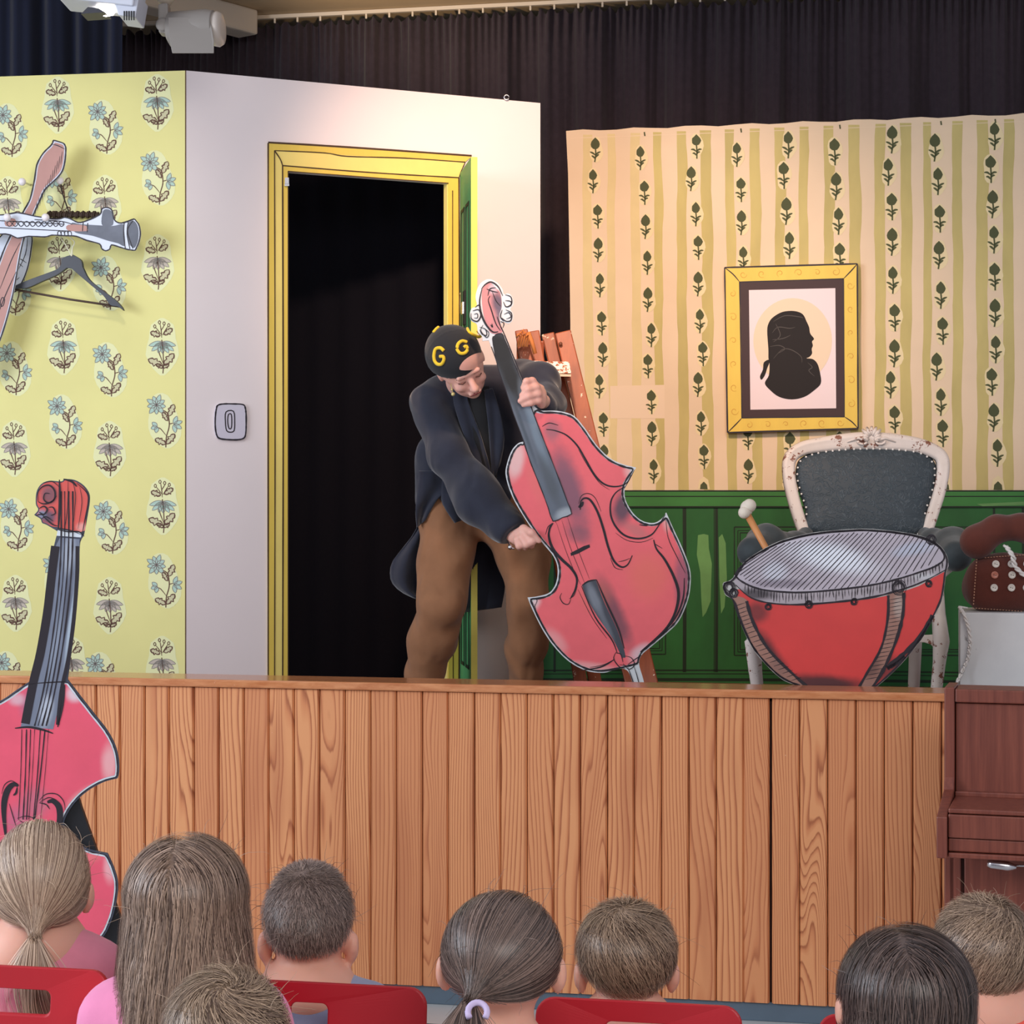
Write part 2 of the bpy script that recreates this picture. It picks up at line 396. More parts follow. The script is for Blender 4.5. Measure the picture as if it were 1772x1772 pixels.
M['ceiling'] = mat('beige_ceiling', (196, 172, 140), .8, var=.03)
M['rail'] = mat('cream_rail', (214, 200, 182), .5)
M['dark_wall'] = mat('dark_wall', (30, 28, 30), .9)
M['wall'] = mat('hall_wall', (190, 184, 176), .9)
M['back_paper'] = mat('striped_backdrop_cloth', (222, 200, 172), .85, var=.05, vscale=2.5, bump=.1, bscale=500)
M['olive'] = mat('olive_stripe', (190, 176, 116), .85, var=.12, vscale=6, stretch=(1, 1, .4))
M['olive_f'] = mat('faded_stripe', (212, 194, 146), .85, var=.05)
M['rose_halo'] = mat('rose_halo', (224, 208, 166), .85)
M['rose'] = mat('rose_green_print', (76, 82, 54), .8, var=.15)
M['green'] = mat('wainscot_green', (30, 92, 42), .6, var=.25, vscale=5, stretch=(1, 1, .5))
M['green_light'] = mat('wainscot_light_green', (52, 118, 54), .6, var=.15, vscale=6, stretch=(.5, 1, 1))
M['green_patch'] = mat('wainscot_brush_patch', (96, 146, 84), .6, var=.12)
M['dark_green'] = mat('wainscot_ink', (12, 34, 16), .6)
FT = .80
def sx0(x): return (x-CX)/F*8.15
# ------------------------------------------------------------------ hall floor, back wall, ceiling
def quadobj(name, pts, m, kind='structure', **kw):
    return put(name, pts, [tuple(range(len(pts)))], m, base=pts[0], kind=kind, **kw)
g = G(); g.box((0, 2.5, -.05), (9, 15, .1)); g.done('floor', M['floor'], kind='structure', base=(0, 2.5, 0))
fl = bpy.data.objects['floor']
g = G(); a, b = S(-3.5, -.22, .002), S(3.5, -.22, .002); g.beam(a, b, .006, .002); g.done('floor_seam', M['seam'], fl)
g = G(); q = [S(-3.6, 3.15, 0), S(3.6, 3.15, 0), S(3.6, 3.15, 3.9), S(-3.6, 3.15, 3.9)]; g.prism(q, (0, .1, 0)); g.done('wall_back', M['dark_wall'], kind='structure', base=q[0])
CZ = 3.66
g = G(); q = [S(-3.6, .2, CZ), S(3.6, .2, CZ), S(3.6, 3.2, CZ), S(-3.6, 3.2, CZ)]; g.prism(q, (0, 0, .06)); g.done('ceiling', M['ceiling'], kind='structure', base=q[0])
g = G(); e = P(430, 42, 8.92); dd = Vector((-.60, -.80, 0)); g.beam(e, e+dd*2.4, .12, .11); g.done('trim_1', M['rail'], kind='structure', bevel=.01, base=e+dd*2.4)
# ------------------------------------------------------------------ the curtain on its rail
t_cur = thing('stage_curtain', 'long black gathered curtain hanging behind the scenery panels', 'curtain', S(-3.3, 2.75, .80))
def curtain():
    U = np.linspace(-3.3, 3.3, 1500); Zs = np.concatenate([np.linspace(.81, 3.45, 12), np.linspace(3.5, 3.625, 8)])
    r = np.random.RandomState(3); w = np.zeros_like(U); fine = np.zeros_like(U)
    ph = np.cumsum(r.uniform(.55, 1.6, len(U))*.0044*2*np.pi/.21)
    w = .040*np.sin(ph)+.022*np.sin(ph*.43+1)+.010*np.sin(ph*2.1+2*np.sin(ph*.2))
    fine = .012*np.sin(U*2*np.pi/.035+3*np.sin(U*9))
    vs = []
    for z in Zs:
        k = min(1, max(0, (3.62-z)/1.0)); top = max(0, 1-(3.62-z)/.28)
        sh = .03*np.sin(z*1.3+U*3)*k
        y = w*(.35+.65*k**.5)+fine*(top*1.0+.15)
        P_ = np.stack([(U+sh*.3)*CA+(2.75+y)*SA, Z0-(U+sh*.3)*SA+(2.75+y)*CA, np.full_like(U, z)+(.012*np.sin(U*2*np.pi/.05) if z > 3.6 else 0)], 1)
        vs.append(P_)
    n = len(U); vs = np.concatenate(vs); K = len(Zs)
    a = np.arange(n-1); fs = np.concatenate([np.stack([i*n+a, i*n+a+1, (i+1)*n+a+1, (i+1)*n+a], 1) for i in range(K-1)])
    o = put('curtain_cloth', vs, fs, M['curtain'], t_cur, smooth=True)
curtain()
g = G(); g.beam(S(-3.3, 2.70, 3.65), S(3.3, 2.70, 3.65), .022, .016); g.done('curtain_rail', M['rail'], t_cur)
hk = G(); hk.box((0, 0, 0), (.008, .010, .020)); hm = None
for i in range(60):
    p = S(-3.1+i*.105, 2.70, 3.632)
    if hm is None: h0 = put('curtain_hook', [Vector(v)+p for v in hk.v], hk.f, M['rail'], t_cur, base=p); hm = h0.data
    else: mesh_obj('curtain_hook', hm, None, t_cur, p-org(t_cur)).data = hm
for o in bpy.data.objects:
    if o.name.startswith('curtain_hook') and not o.data.materials: o.data.materials.append(M['rail'])
t_sc = thing('side_curtain', 'navy blue side curtain hanging behind the yellow scenery wall at left', 'curtain', (sx0(-40), 8.15, FT))
g = G(); U = np.linspace(-2.6, (214-CX)/F*8.15, 240); Zs = [FT+.004, 1.6, 2.4, 3.0, 3.62]
for z in Zs: g.v += [(u-.008*(3.6-z)*math.sin(u*11), 8.15+.035*math.sin(u*38+2*math.sin(u*7))+.012*math.sin(u*95), z) for u in U]
g.f = [(j*240+i, j*240+i+1, (j+1)*240+i+1, (j+1)*240+i) for j in range(4) for i in range(239)]; g.done('curtain_cloth', mat('navy_curtain_cloth', (38, 42, 60), .95, spec=.1, sheen=.15, bump=.15, bscale=900), t_sc, smooth=True)
g = G(); g.beam((-2.62, 8.15, 3.635), ((214-CX)/F*8.15, 8.15, 3.635), .03, .03); g.done('curtain_rail', M['rail'], t_sc)
# ------------------------------------------------------------------ the stage: boarded front with a varnished ledge
FT = .80; LZ = .963; U0, U1 = -1.78, 1.75
t_st = thing('stage', 'pine boarded stage front with a varnished ledge and grey base', 'stage', S(0, 0, 0))
g = G(); q = [S(U0, .16, 0), S(U1, .16, 0), S(U1, 2.95, 0), S(U0, 2.95, 0)]; g.prism(q, (0, 0, FT)); g.done('floor', M['stage_floor'], kind='structure', base=q[0])
g = G(); q = [S(U0, .02, .05), S(U1, .02, .05), S(U1, .155, .05), S(U0, .155, .05)]; g.prism(q, (0, 0, LZ-.035-.05)); g.done('backing', M['gap'], t_st)
g = G(); q = [S(U0, -.016, LZ-.024), S(U1, -.016, LZ-.024), S(U1, .165, LZ-.024), S(U0, .165, LZ-.024)]; g.prism(q, (0, 0, .024)); g.done('ledge', M['trim'], t_st, bevel=.005)
g = G(); q = [S(U0, .012, 0), S(U1, .012, 0), S(U1, .16, 0), S(U0, .16, 0)]; g.prism(q, (0, 0, .056)); g.done('base_board', M['base'], t_st, bevel=.003)
def uat(px):
    k = (px-CX)/F; Z = Z0/(1+k*TA); return k*Z/CA
u0 = uat(208); PW = (uat(1580)-u0)/30
def plank_mesh(w, z0, z1):
    g = G(); h = w/2; pr = [(-h+.0005, .018), (-h+.0005, .007), (-h+.005, 0), (h-.006, 0), (h-.0015, .006), (h-.0015, .018)]
    n = len(pr); g.v = [(x, y, z0) for x, y in pr]+[(x, y, z1) for x, y in pr]
    g.f = [(i, (i+1) % n, (i+1) % n+n, i+n) for i in range(n)]+[tuple(range(n-1, -1, -1)), tuple(range(n, 2*n))]
    me = bpy.data.meshes.new('plank'); me.from_pydata(g.v, [], g.f); me.materials.append(M['plank']); return me
pm = plank_mesh(PW, 0, LZ-.026-.056); pm2 = plank_mesh(PW*.955, 0, LZ-.026-.056)
i = -8
while u0+(i+1)*PW < U1+.02:
    uc = u0+(i+.5)*PW; narrow = (i == 24)
    o = bpy.data.objects.new('plank', pm2 if narrow else pm); COL.objects.link(o); o.parent = t_st
    p = S(uc+(-.004 if narrow else 0), random.uniform(-.0012, .0012), .056)
    o.location = p-org(t_st); o.rotation_euler = (0, 0, -AL); i += 1
# ------------------------------------------------------------------ left flat with the yellow wallpaper
TOPZ = 1.52+738/3500*6.9
def flatplane(xa, Da, xb, Db):
    a, b = P(xa, CY, Da), P(xb, CY, Db); a.z = b.z = FT
    return Plane(a, (b-a).cross(Vector((0, 0, 1))))
plY = flatplane(0, 7.0, 322, 6.9)
def vpt(pl, x, z, c=0):           # point on a board at drawing column x and height z
    a = pl.ab(x, CY)[0]; q = pl.p+pl.u*a+pl.n*c; q.z = z; return q
t_y = thing('scenery_panel', 'yellow scenery wall printed with brown and teal flower sprigs', 'panel', vpt(plY, 322, FT))
g = G(); q = [vpt(plY, -260, FT), vpt(plY, 321.5, FT), vpt(plY, 321.5, TOPZ), vpt(plY, -260, TOPZ)]; g.prism(q, plY.n*-.03); g.done('wallpaper_board', M['yellow_paper'], t_y)
g = G(); q = [vpt(plY, 320.3, FT, .0005), vpt(plY, 321.9, FT, .0005), vpt(plY, 321.9, TOPZ, .0005), vpt(plY, 320.3, TOPZ, .0005)]; g.prism(q, plY.n*-.031); g.done('corner_edge', mat('brown_corner', (92, 66, 44), .7), t_y)
Q = [G() for _ in range(5)]   # halo, fill tan, fill teal, fill mauve, brown lines
fineL = G()
def leaf(cx, cy, ang, L, W, lobes=3):
    a = math.radians(ang); out = []
    prof = [(0, 0), (.25, .32), (.42, .22), (.50, .52), (.66, .26), (.78, .34), (1, 0)] if lobes == 3 else [(0, 0), (.3, .42), (.65, .40), (1, 0)]
    for t, w in prof: out.append((t*L, -w*W))
    for t, w in prof[-2:0:-1]: out.append((t*L, w*W))
    return [(cx+x*math.cos(a)-y*math.sin(a), cy+x*math.sin(a)+y*math.cos(a)) for x, y in out]
def sprigA(cx, cy, mauve):
    hb = [(cx+(27+3*math.sin(5*t))*math.cos(t)*(1 if abs(math.sin(t)) < .8 else .8), cy+50*math.sin(t)) for t in [k*2*math.pi/22 for k in range(22)]]
    fillp(Q[0], plY, hb, .0004)
    L = lambda *a, **k: stroke(Q[4], plY, *a, **k)
    L([(cx+1, cy+46), (cx+2, cy+30), (cx+1, cy+5), (cx-1, cy-12)], 1.7, .0012, taper=False)
    L([(cx+1, cy+28), (cx-5, cy+12), (cx-7, cy+4)], 1.6, .0012)
    L([(cx-1, cy-15), (cx-2, cy-28), (cx-4, cy-40)], 1.6, .0012); L([(cx-2, cy-28), (cx+4, cy-38)], 1.4, .0012); L([(cx-1, cy-20), (cx-12, cy-34)], 1.4, .0012); L([(cx, cy-20), (cx+10, cy-36)], 1.4, .0012)
    for (x, y) in ((-5, -42), (3, -40), (-13, -35), (11, -37)): L([(cx+x-2, cy+y), (cx+x, cy+y-3), (cx+x+2, cy+y), (cx+x, cy+y+3)], 1.2, .0012, closed=True)
    for (x, y, a, l, w) in ((-4, -19, 200, 17, 11), (3, -21, -35, 17, 11), (0, 32, 203, 26, 14), (3, 32, -50, 26, 14), (1, 36, 205, 13, 8), (1, 36, -30, 12, 8)):
        lf = leaf(cx+x, cy+y, a, l, w); fillp(Q[1], plY, lf, .0008); stroke(Q[4], plY, lf, 1.9, .0012, n=2, closed=True, rough=.4)
    for a, l in ((165, 24), (140, 24), (112, 20), (88, 20), (60, 22), (38, 25), (15, 24)):
        lf = leaf(cx, cy-8, a, l, 9, 1); fillp(Q[3] if mauve else Q[2], plY, lf, .0008); stroke(fineL, plY, lf, 1.0, .0012, n=2, closed=True)
def sprigB(cx, cy):
    hb = [(cx+(32+4*math.sin(3*t))*math.cos(t)*.85+(cy and 6*math.sin(t)), cy+48*math.sin(t)) for t in [k*2*math.pi/22 for k in range(22)]]
    fillp(Q[0], plY, hb, .0004)
    stroke(Q[4], plY, [(cx+3, cy+46), (cx+4, cy+28), (cx+9, cy+8), (cx+6, cy-12), (cx-2, cy-18)], 1.8, .0012, taper=False)
    stroke(Q[4], plY, [(cx+4, cy+26), (cx-6, cy+14), (cx-12, cy+12)], 1.5, .0012); stroke(Q[4], plY, [(cx+8, cy+6), (cx+16, cy+4)], 1.5, .0012)
    fc = (cx-13, cy-27)
    for k in range(9):
        lf = leaf(fc[0], fc[1], k*40+10, 19 if k % 2 else 16, 9, 1); fillp(Q[2], plY, lf, .0006+.00005*k); stroke(fineL, plY, lf, 1.1, .0013, n=2, closed=True)
    for k in range(4):
        lf = leaf(cx+17, cy+6, k*50-70, 15, 8, 1); fillp(Q[2], plY, lf, .0006+.00005*k); stroke(fineL, plY, lf, 1.0, .0013, n=2, closed=True)
    for k in range(3):
        lf = leaf(cx-12, cy+10, k*60+100, 11, 8, 1); fillp(Q[2], plY, lf, .0006+.00005*k); stroke(fineL, plY, lf, 1.0, .0013, n=2, closed=True)
    for (x, y, a, l, w) in ((8, -8, -65, 22, 12), (6, 0, 240, 17, 9), (3, 40, 205, 20, 12), (4, 40, -50, 22, 12)):
        lf = leaf(cx+x, cy+y, a, l, w); fillp(Q[1], plY, lf, .0009); stroke(Q[4], plY, lf, 2.0, .0013, n=2, closed=True, rough=.4)
MOT = {}
def motif(kind, x, y):
    """one printed sprig; look-alikes share their mesh"""
    cols = [M['halo'], M['tan_print'], M['teal_print'], M['mauve_print'], M['brown_print'], M['tealine']]
    if kind not in MOT:
        for gg in Q+[fineL]: gg.v.clear(); gg.f.clear(); gg.uv.clear()
        (sprigB(190, 640) if kind == 'B' else sprigA(190, 640, kind == 'Am'))
        v, f, mi = [], [], []
        for k, gg in enumerate(Q+[fineL]):
            n = len(v); v += [Vector(p)-plY.px(190, 640) for p in gg.v]; f += [tuple(i+n for i in q) for q in gg.f]; mi += [k]*len(gg.f)
        me = bpy.data.meshes.new('printed_sprig'); me.from_pydata(v, [], f); me.update()
        for c in cols: me.materials.append(c)
        me.polygons.foreach_set('material_index', mi); MOT[kind] = me
    mesh_obj('printed_sprig', MOT[kind], None, t_y, plY.px(x, y)-org(t_y))
for x, y, mv in ((100, 182, 0), (272, 178, 0), (182, 352, 1), (14, 354, 1), (104, 455, 1), (273, 455, 1), (110, 600, 0), (281, 600, 0), (25, 776, 1), (190, 778, 1), (282, 876, 0), (27, 1044, 1), (190, 1048, 1), (-150, 182, 0), (-145, 776, 1), (-60, 600, 0)): motif('Am' if mv else 'A', x, y)
for x, y in ((182, 220), (18, 226), (273, 308), (103, 336), (188, 490), (24, 500), (190, 640), (25, 638), (112, 730), (284, 728), (192, 912), (28, 908), (284, 1005), (104, 1004), (-140, 226), (-140, 490), (-140, 640), (-60, 730), (-140, 912)): motif('B', x, y)
for x, y in ((281, 1150), (124, 1150)): motif('Am', x, y)
for x, y in ((178, 1176), (16, 1174)): motif('B', x, y)
# ------------------------------------------------------------------ white flat with the yellow door frame
plW = flatplane(322, 6.9, 935, 7.47)
t_w = thing('doorway_panel', 'white scenery wall with a yellow door frame and dark opening', 'panel', vpt(plW, 640, FT))
def wz(x, y, c=0): return plW.px(x, y, c)
g = G()
A_ = [vpt(plW, 322.5, FT), vpt(plW, 497, FT), wz(497, 297), wz(775, 317.5), vpt(plW, 775, FT), vpt(plW, 935, FT), vpt(plW, 935, TOPZ), vpt(plW, 322.5, TOPZ)]
g.prism(A_, plW.n*-.03); g.done('panel_board', M['white_panel'], t_w)
yb = 1204
fr = G(); fr2 = G(); ik = G()
fr.prism([plW.px(x, y, .006) for x, y in ((463, yb), (463, 248), (815, 271), (804, 281), (474, 261), (474, yb))], plW.n*-.006)
fr2.prism([plW.px(x, y, .005) for x, y in ((474, yb), (474, 261), (804, 281), (793, 308), (488, 287), (488, yb))], plW.n*-.005)
fr.prism([plW.px(x, y, .006) for x, y in ((488, yb), (488, 287), (793, 308), (793, yb), (775, yb), (775, 317.5), (498, 297.5), (498, yb))], plW.n*-.006)
for pts, w in (([(463, yb), (463, 700), (463, 248)], 2.4), ([(463, 247), (600, 255), (815, 270)], 3.0), ([(474, yb), (475, 700), (474, 261)], 2.0), ([(474, 261), (560, 265), (600, 271), (700, 274), (804, 281)], 1.8), ([(474, 261), (484, 276), (488, 287)], 2), ([(488, yb), (489, 700), (488, 287)], 2.6), ([(488, 287), (640, 299), (793, 308)], 2.2), ([(804, 281), (797, 296), (793, 308)], 1.4), ([(793, 308), (794, 700), (793, yb)], 2.4), ([(497.5, yb), (497.5, 297)], 1.6), ([(497, 297), (775, 317.5)], 1.8), ([(782, 330), (782, 700), (783, yb)], 1.5)):
    stroke(ik, plW, pts, w, .0068, taper=False, rough=.15)
fr.done('outer_moulding', M['frame_yellow'], t_w); fr2.done('inner_moulding', M['frame_yellow2'], t_w); ik.done('frame_ink_lines', mat('brown_ink', (66, 44, 22), .6), t_w)
g = G(); q = [vpt(plW, 775, FT, .001), vpt(plW, 775, FT, -.031), vpt(plW, 775, 0, -.031), vpt(plW, 775, 0, .001)]; q[2].z = q[3].z = wz(775, 317.5).z; g.prism(q, -plW.u*.003); g.done('jamb_lining', M['frame_yellow2'], t_w)
# door leaf standing open towards the hall
hA = plW.px(796, CY, .0); hA.z = FT
fA = P(815, CY, hA.y*.952); fA.z = FT
zt = plW.px(796, 300)[2]; lp = Plane(fA, (hA-fA).cross(Vector((0, 0, 1)))*-1)
nl = (fA-hA).normalized(); pv = Vector((nl.y, -nl.x, 0)); pv = pv if pv.x > 0 else -pv
g = G(); q = [hA, fA, fA+Vector((0, 0, zt-FT)), hA+Vector((0, 0, zt-FT))]; g.prism(q, pv*.022); leafo = g.done('door_leaf', M['door_green'], t_w)
g = G(); q = [fA-nl*-.001, fA+pv*.022-nl*-.001, fA+pv*.022-nl*-.001+Vector((0, 0, zt-FT)), fA-nl*-.001+Vector((0, 0, zt-FT))]; g.prism(q, nl*.002); g.done('leaf_edge', M['edge_yellow'], leafo)
g = G(); L_ = (fA-hA).length
for z0_, z1_ in ((FT+.12, FT+.55), (FT+.65, FT+1.15), (FT+1.25, FT+1.75)):
    for a_, b_ in ((.14, .44), (.56, .86)):
        for s0, s1, zz0, zz1 in ((a_, b_, z0_, z0_+.012), (a_, b_, z1_-.012, z1_), (a_, a_+.04, z0_, z1_), (b_-.04, b_, z0_, z1_)):
            qa = hA+nl*L_*s0-pv*.0005; qb = hA+nl*L_*s1-pv*.0005; qa.z = qb.z = zz0; dz = Vector((0, 0, zz1-zz0)); g.prism([qa, qb, qb+dz, qa+dz], -pv*.002)
g.done('panel_grooves', M['dark_green'], leafo)
g = G(); qa = hA+nl*L_*.50-pv*.004; qa.z = 1.52+(860-535)/F*7.2; g.beam(qa-Vector((0, 0, .06)), qa+Vector((0, 0, .06)), .05, .006, up=pv); g.done('lock_plate', M['black'], leafo)
g = G(); qa = qa-pv*.006; g.beam(qa-Vector((0, 0, .022)), qa+Vector((0, 0, .02)), .04, .006, up=pv); g.done('latch', M['chrome'], leafo)
g = G(); g.tube([wz(796, 512, .012), wz(796, 543, .012)], .006); g.ball(wz(796, 509, .012), .007, 8, 6); g.done('hinge', M['chrome'], t_w, smooth=True)
g = G(); g.box(wz(495, 314, .011), (.014, .01, .022)); g.box(wz(495, 321, .011), (.016, .01, .008)); g.done('latch_catch', M['chrome'], t_w)
g = G(); g.tube([vpt(plW, 875, TOPZ-.004, .008)+Vector((.009*math.cos(t), 0, .009*math.sin(t)+.012)) for t in [k*.6 for k in range(11)]], .0025, 6); g.done('screw_eye', M['chrome'], t_w, smooth=True)
t_bc = thing('doorway_darkening_sheet', 'added black sheet that darkens the doorway opening from behind', 'curtain', S(-.9, 1.72, FT))  # sheet and frame added behind the doorway only to keep its opening black
g = G(); n_ = 60
for k in range(n_+1):
    u = -1.45+1.03*k/n_; y = 1.72+.008*math.sin(k*.9)
    g.v += [tuple(S(u, y, FT+.002)), tuple(S(u, y, 2.93))]
g.f = [(2*k, 2*k+2, 2*k+3, 2*k+1) for k in range(n_)]; g.done('cloth', mat('doorway_darkening_black', (20, 20, 27), .95, spec=.05), t_bc, smooth=True)
g = G(); g.beam(S(-1.46, 1.72, 2.935), S(-.41, 1.72, 2.935), .02, .02); g.beam(S(-1.46, 1.73, FT), S(-1.46, 1.73, 2.93), .02, .02, up=(0,1,0)); g.beam(S(-.41, 1.73, FT), S(-.41, 1.73, 2.93), .02, .02, up=(0,1,0)); g.done('darkening_sheet_frame', M['black'], t_bc)
# light switch
t_sw = thing('light_switch', 'painted cut-out light switch with thick ink outline beside the doorway', 'switch', wz(398, 762, .001))
sw = cr([(372, 708), (378, 699), (398, 698), (419, 699), (425, 708), (426, 730), (425, 752), (418, 761), (398, 762), (379, 760), (372, 751), (370, 730)], True, 4)
g = G(); board(g, plW, sw, .006, .007); g.done('switch_plate', mat('lilac_white', (206, 200, 214), .5), t_sw)
g = G(); stroke(g, plW, inset(sw, 1.2)[::3], 2.6, .0075, closed=True, rough=.2)
stroke(g, plW, [(390, 713), (403, 712), (405, 730), (404, 745), (398, 748), (391, 745), (389, 730)], 2, .0075, closed=True, n=3); stroke(g, plW, [(394, 718), (399, 717), (400, 730), (399, 741), (395, 741), (393, 730)], 2, .0075, closed=True, n=3); g.done('switch_outline', M['ink'], t_sw)
# ------------------------------------------------------------------ striped rose backdrop with the green wainscot
aB = P(980, CY, 7.96); aB.z = FT; plB = Plane(aB, Vector((-SA, -CA, 0)))
t_b = thing('rose_backdrop', 'striped cloth backdrop with green roses over a painted green wainscot', 'backdrop', vpt(plB, 1376, FT))
TB = plB.px(980, 231)[2]+.01
g = G(); bl = [(979.5, 230), (983, 300), (985, 420), (987, 560), (987, 849)]
q = [plB.px(*p) for p in bl]; q[0].z = TB
right = [vpt(plB, 2150, q[-1].z), vpt(plB, 2150, TB)]
mid = []
for k in range(1, 40):
    x = 979.5+(2150-979.5)*k/40; w_ = vpt(plB, x, TB+.004*math.sin(k*1.9)); mid.append(w_)
g.prism(q+right+mid[::-1], plB.n*-.004); g.done('backdrop_cloth', M['back_paper'], t_b)
yt = lambda x: 860+(231.5-860)*(1+(x-980)/17000)
st = G(); xs = [(1018, 16, .4), (1059, 14, .5), (1101, 16, .6), (1140, 15, 1), (1181, 17, .9), (1224, 19, 1), (1265, 16, 1), (1308, 18, 1), (1351, 18, 1), (1392, 16, 1), (1436, 18, 1), (1480, 20, 1), (1523, 18, 1), (1568, 19, 1), (1605, 14, 1), (1657, 17, 1), (1700, 20, 1), (1745, 18, 1), (1790, 18, 1), (1835, 18, 1), (1880, 18, 1), (1925, 18, 1), (1970, 18, 1), (2015, 18, 1), (2060, 18, 1), (2105, 18, 1)]
stf = G()
for x, w, s_ in xs:
    ph = random.uniform(0, 6); L, R = [], []
    for k in range(31):
        y = yt(x)+3+(848-yt(x)-3)*k/30; dx = .9*math.sin(y/67+ph)+.5*math.sin(y/23+2*ph)+4*(k/30-.5)*(x < 1500)
        L.append((x-w/2+dx+random.uniform(-.6, .6), y)); R.append((x+w/2+dx*1.2+.7*math.sin(y/29+ph)+random.uniform(-.6, .6), y))
    tgt = G(); n0 = [plB.ab(*p) for p in L]; n1 = [plB.ab(*p) for p in R]
    tgt.add([plB.at(q_, .0004) for q_ in n0]+[plB.at(q_, .0004) for q_ in n1], [(i, i+31, i+32, i+1) for i in range(30)]); tgt.done('painted_stripe', M['olive'] if s_ > .8 else M['olive_f'], t_b)
roses = []
for x, ys in ((1032, (259,)), (1027, (313,)), (1034, (374,)), (1037, (432,)), (1039, (493,)), (1041, (559,)), (1045, (613,)), (1038, (668,)), (1044, (734,)), (1047, (790,)), (1109, (273,)), (1115, (333,)), (1119, (392,)), (1121, (454, 633)), (1123, (518,)), (1128, (579,)), (1127, (695,)), (1130, (750,)), (1132, (815,)), (1205, (253,)), (1198, (309,)), (1205, (370,)), (1208, (428,)), (1210, (491,)), (1212, (555,)), (1216, (612,)), (1210, (665,)), (1214, (732,)), (1218, (790, 850)),
              (1276, (267,)), (1282, (328,)), (1285, (385,)), (1287, (447,)), (1294, (757,)), (1297, (815,)), (1365, (250,)), (1356, (303,)), (1363, (365,)), (1367, (424,)), (1444, (262,)), (1449, (322,)), (1452, (382,)), (1453, (443,)), (1546, (241,)), (1538, (297,)), (1543, (357,)), (1546, (418, 484)), (1548, (549,)), (1550, (611,)), (1542, (665,)), (1548, (725,)), (1620, (255,)), (1624, (313,)), (1626, (378,)), (1627, (441,)), (1629, (510,)), (1631, (572,)), (1623, (634,)), (1629, (695,)), (1631, (749,)), (1635, (842,)), (1722, (235,)), (1714, (292,)), (1720, (353,)), (1721, (414, 478)), (1724, (541, 604)), (1716, (660,)), (1722, (722,)), (1727, (783, 842)), (1455, (770, 830)), (1367, (770, 830)), (1800, (255, 315, 375, 440, 505, 570, 630, 695, 755, 815)), (1890, (240, 300, 360, 425, 490, 555, 615, 680, 740, 800)), (1980, (255, 315, 375, 440, 505, 570, 630, 695, 755, 815))):
    for y in ys: roses.append((x, y))
h2 = G(); RM = {}
def rose(v, x, y, sc):
    k = (v, y > 830)
    if k not in RM:
        a, b = G(), G(); X, Y = 1300, 600
        bx, by = X-2+v, Y-10
        if y > 830:
            fillp(a, plB, [(X-11, Y+9), (X-8, Y-8), (X, Y-14), (X+8, Y-8), (X+11, Y+9)], .0008); fillp(b, plB, [(X-7, Y+9), (X-6, Y+1), (X, Y-5), (X+6, Y+1), (X+7, Y+9)], .0013)
        else:
            fillp(a, plB, [(X+(12+2*math.sin(3*t+v))*math.cos(t), Y+24*math.sin(t)) for t in [q*math.pi/8 for q in range(16)]], .0008)
            fillp(b, plB, [(bx+(8.6-(v == 1)*1.0)*math.cos(t)*(1+.06*math.sin(5*t+v)), by+(8.8+(v == 0)*.8)*math.sin(t)-(3.0 if abs(t-4.71) < .3 else 0)) for t in [q*2*math.pi/12 for q in range(12)]], .0013)
            stroke(b, plB, [(bx, by+6), (bx+1, Y+8), (bx-1+v, Y+23)], 2.6, .0014, n=3, taper=False)
            for sg, yy in ((-1, 3), (1, 3), (-1, 10), (1, 8)):
                lx = 10 if yy < 6 else 7
                stroke(b, plB, [(bx, Y+yy+7), (bx+sg*lx*.5, Y+yy+3), (bx+sg*lx, Y+yy+1+(v == 2)*2)], 3.4, .0014, n=3)
        o0 = plB.px(X, Y); n = len(a.v); me = bpy.data.meshes.new('printed_rose')
        me.from_pydata([Vector(p)-o0 for p in a.v+b.v], [], a.f+[tuple(i+n for i in q) for q in b.f]); me.update()
        me.materials.append(M['rose_halo']); me.materials.append(M['rose']); me.polygons.foreach_set('material_index', [0]*len(a.f)+[1]*len(b.f)); RM[k] = me
    o = mesh_obj('printed_rose', RM[k], None, t_b, plB.px(x, y)-org(t_b)); o.scale = (sc, 1, sc)
for i, (x, y) in enumerate(roses): rose(i % 3, x, min(y, 838), .95 if x < 1300 else 1.05)
for x in (1115, 1282, 1453, 1628, 1722): stroke(h2, plB, [(x, yt(x)+2), (x+1, yt(x)+9)], 2.5, .0013, n=2, taper=False)
h2.done('seam_marks', M['rose'], t_b, kind='stuff')
g = G(); stroke(g, plB, [(987, yt(987)+8), (1300, yt(1300)+8), (2100, yt(2100)+8)], 1.0, .0006, taper=False)
for x0, y0, x1, y1 in ((1056, 668, 1150, 724),): fillp(g, plB, [(x0, y0), (x1, y0-2), (x1, y1), (x0, y1)], .0007)
g.done('repair_patch', mat('repair_patch', (224, 202, 176), .85), t_b)
zw = plB.px(987, 849)[2]
g = G(); q = [vpt(plB, 940, FT, .004), vpt(plB, 2150, FT, .004), vpt(plB, 2150, zw, .004), vpt(plB, 940, zw, .004)]; g.prism(q, plB.n*-.02); g.done('wainscot_board', M['green'], t_b)
g = G(); q = [vpt(plB, 940, zw-.062, .010), vpt(plB, 2150, zw-.062, .010), vpt(plB, 2150, zw-.001, .010), vpt(plB, 940, zw-.001, .010)]; g.prism(q, plB.n*-.006)
g.done('wainscot_rail', M['green_light'], t_b)
g = G(); gp = G()
for x, y0, y1, w in ((1184, 879, 1163, 5), (1240, 879, 1163, 5), (1187, 879, 1163, 1.4), (1236, 879, 1163, 1.4), (1720, 879, 1163, 4), (1770, 879, 1163, 4), (960, 879, 1163, 4)): stroke(g, plB, [(x, y0), (x+.6, (y0+y1)/2), (x, y1)], w, .0046, taper=False)
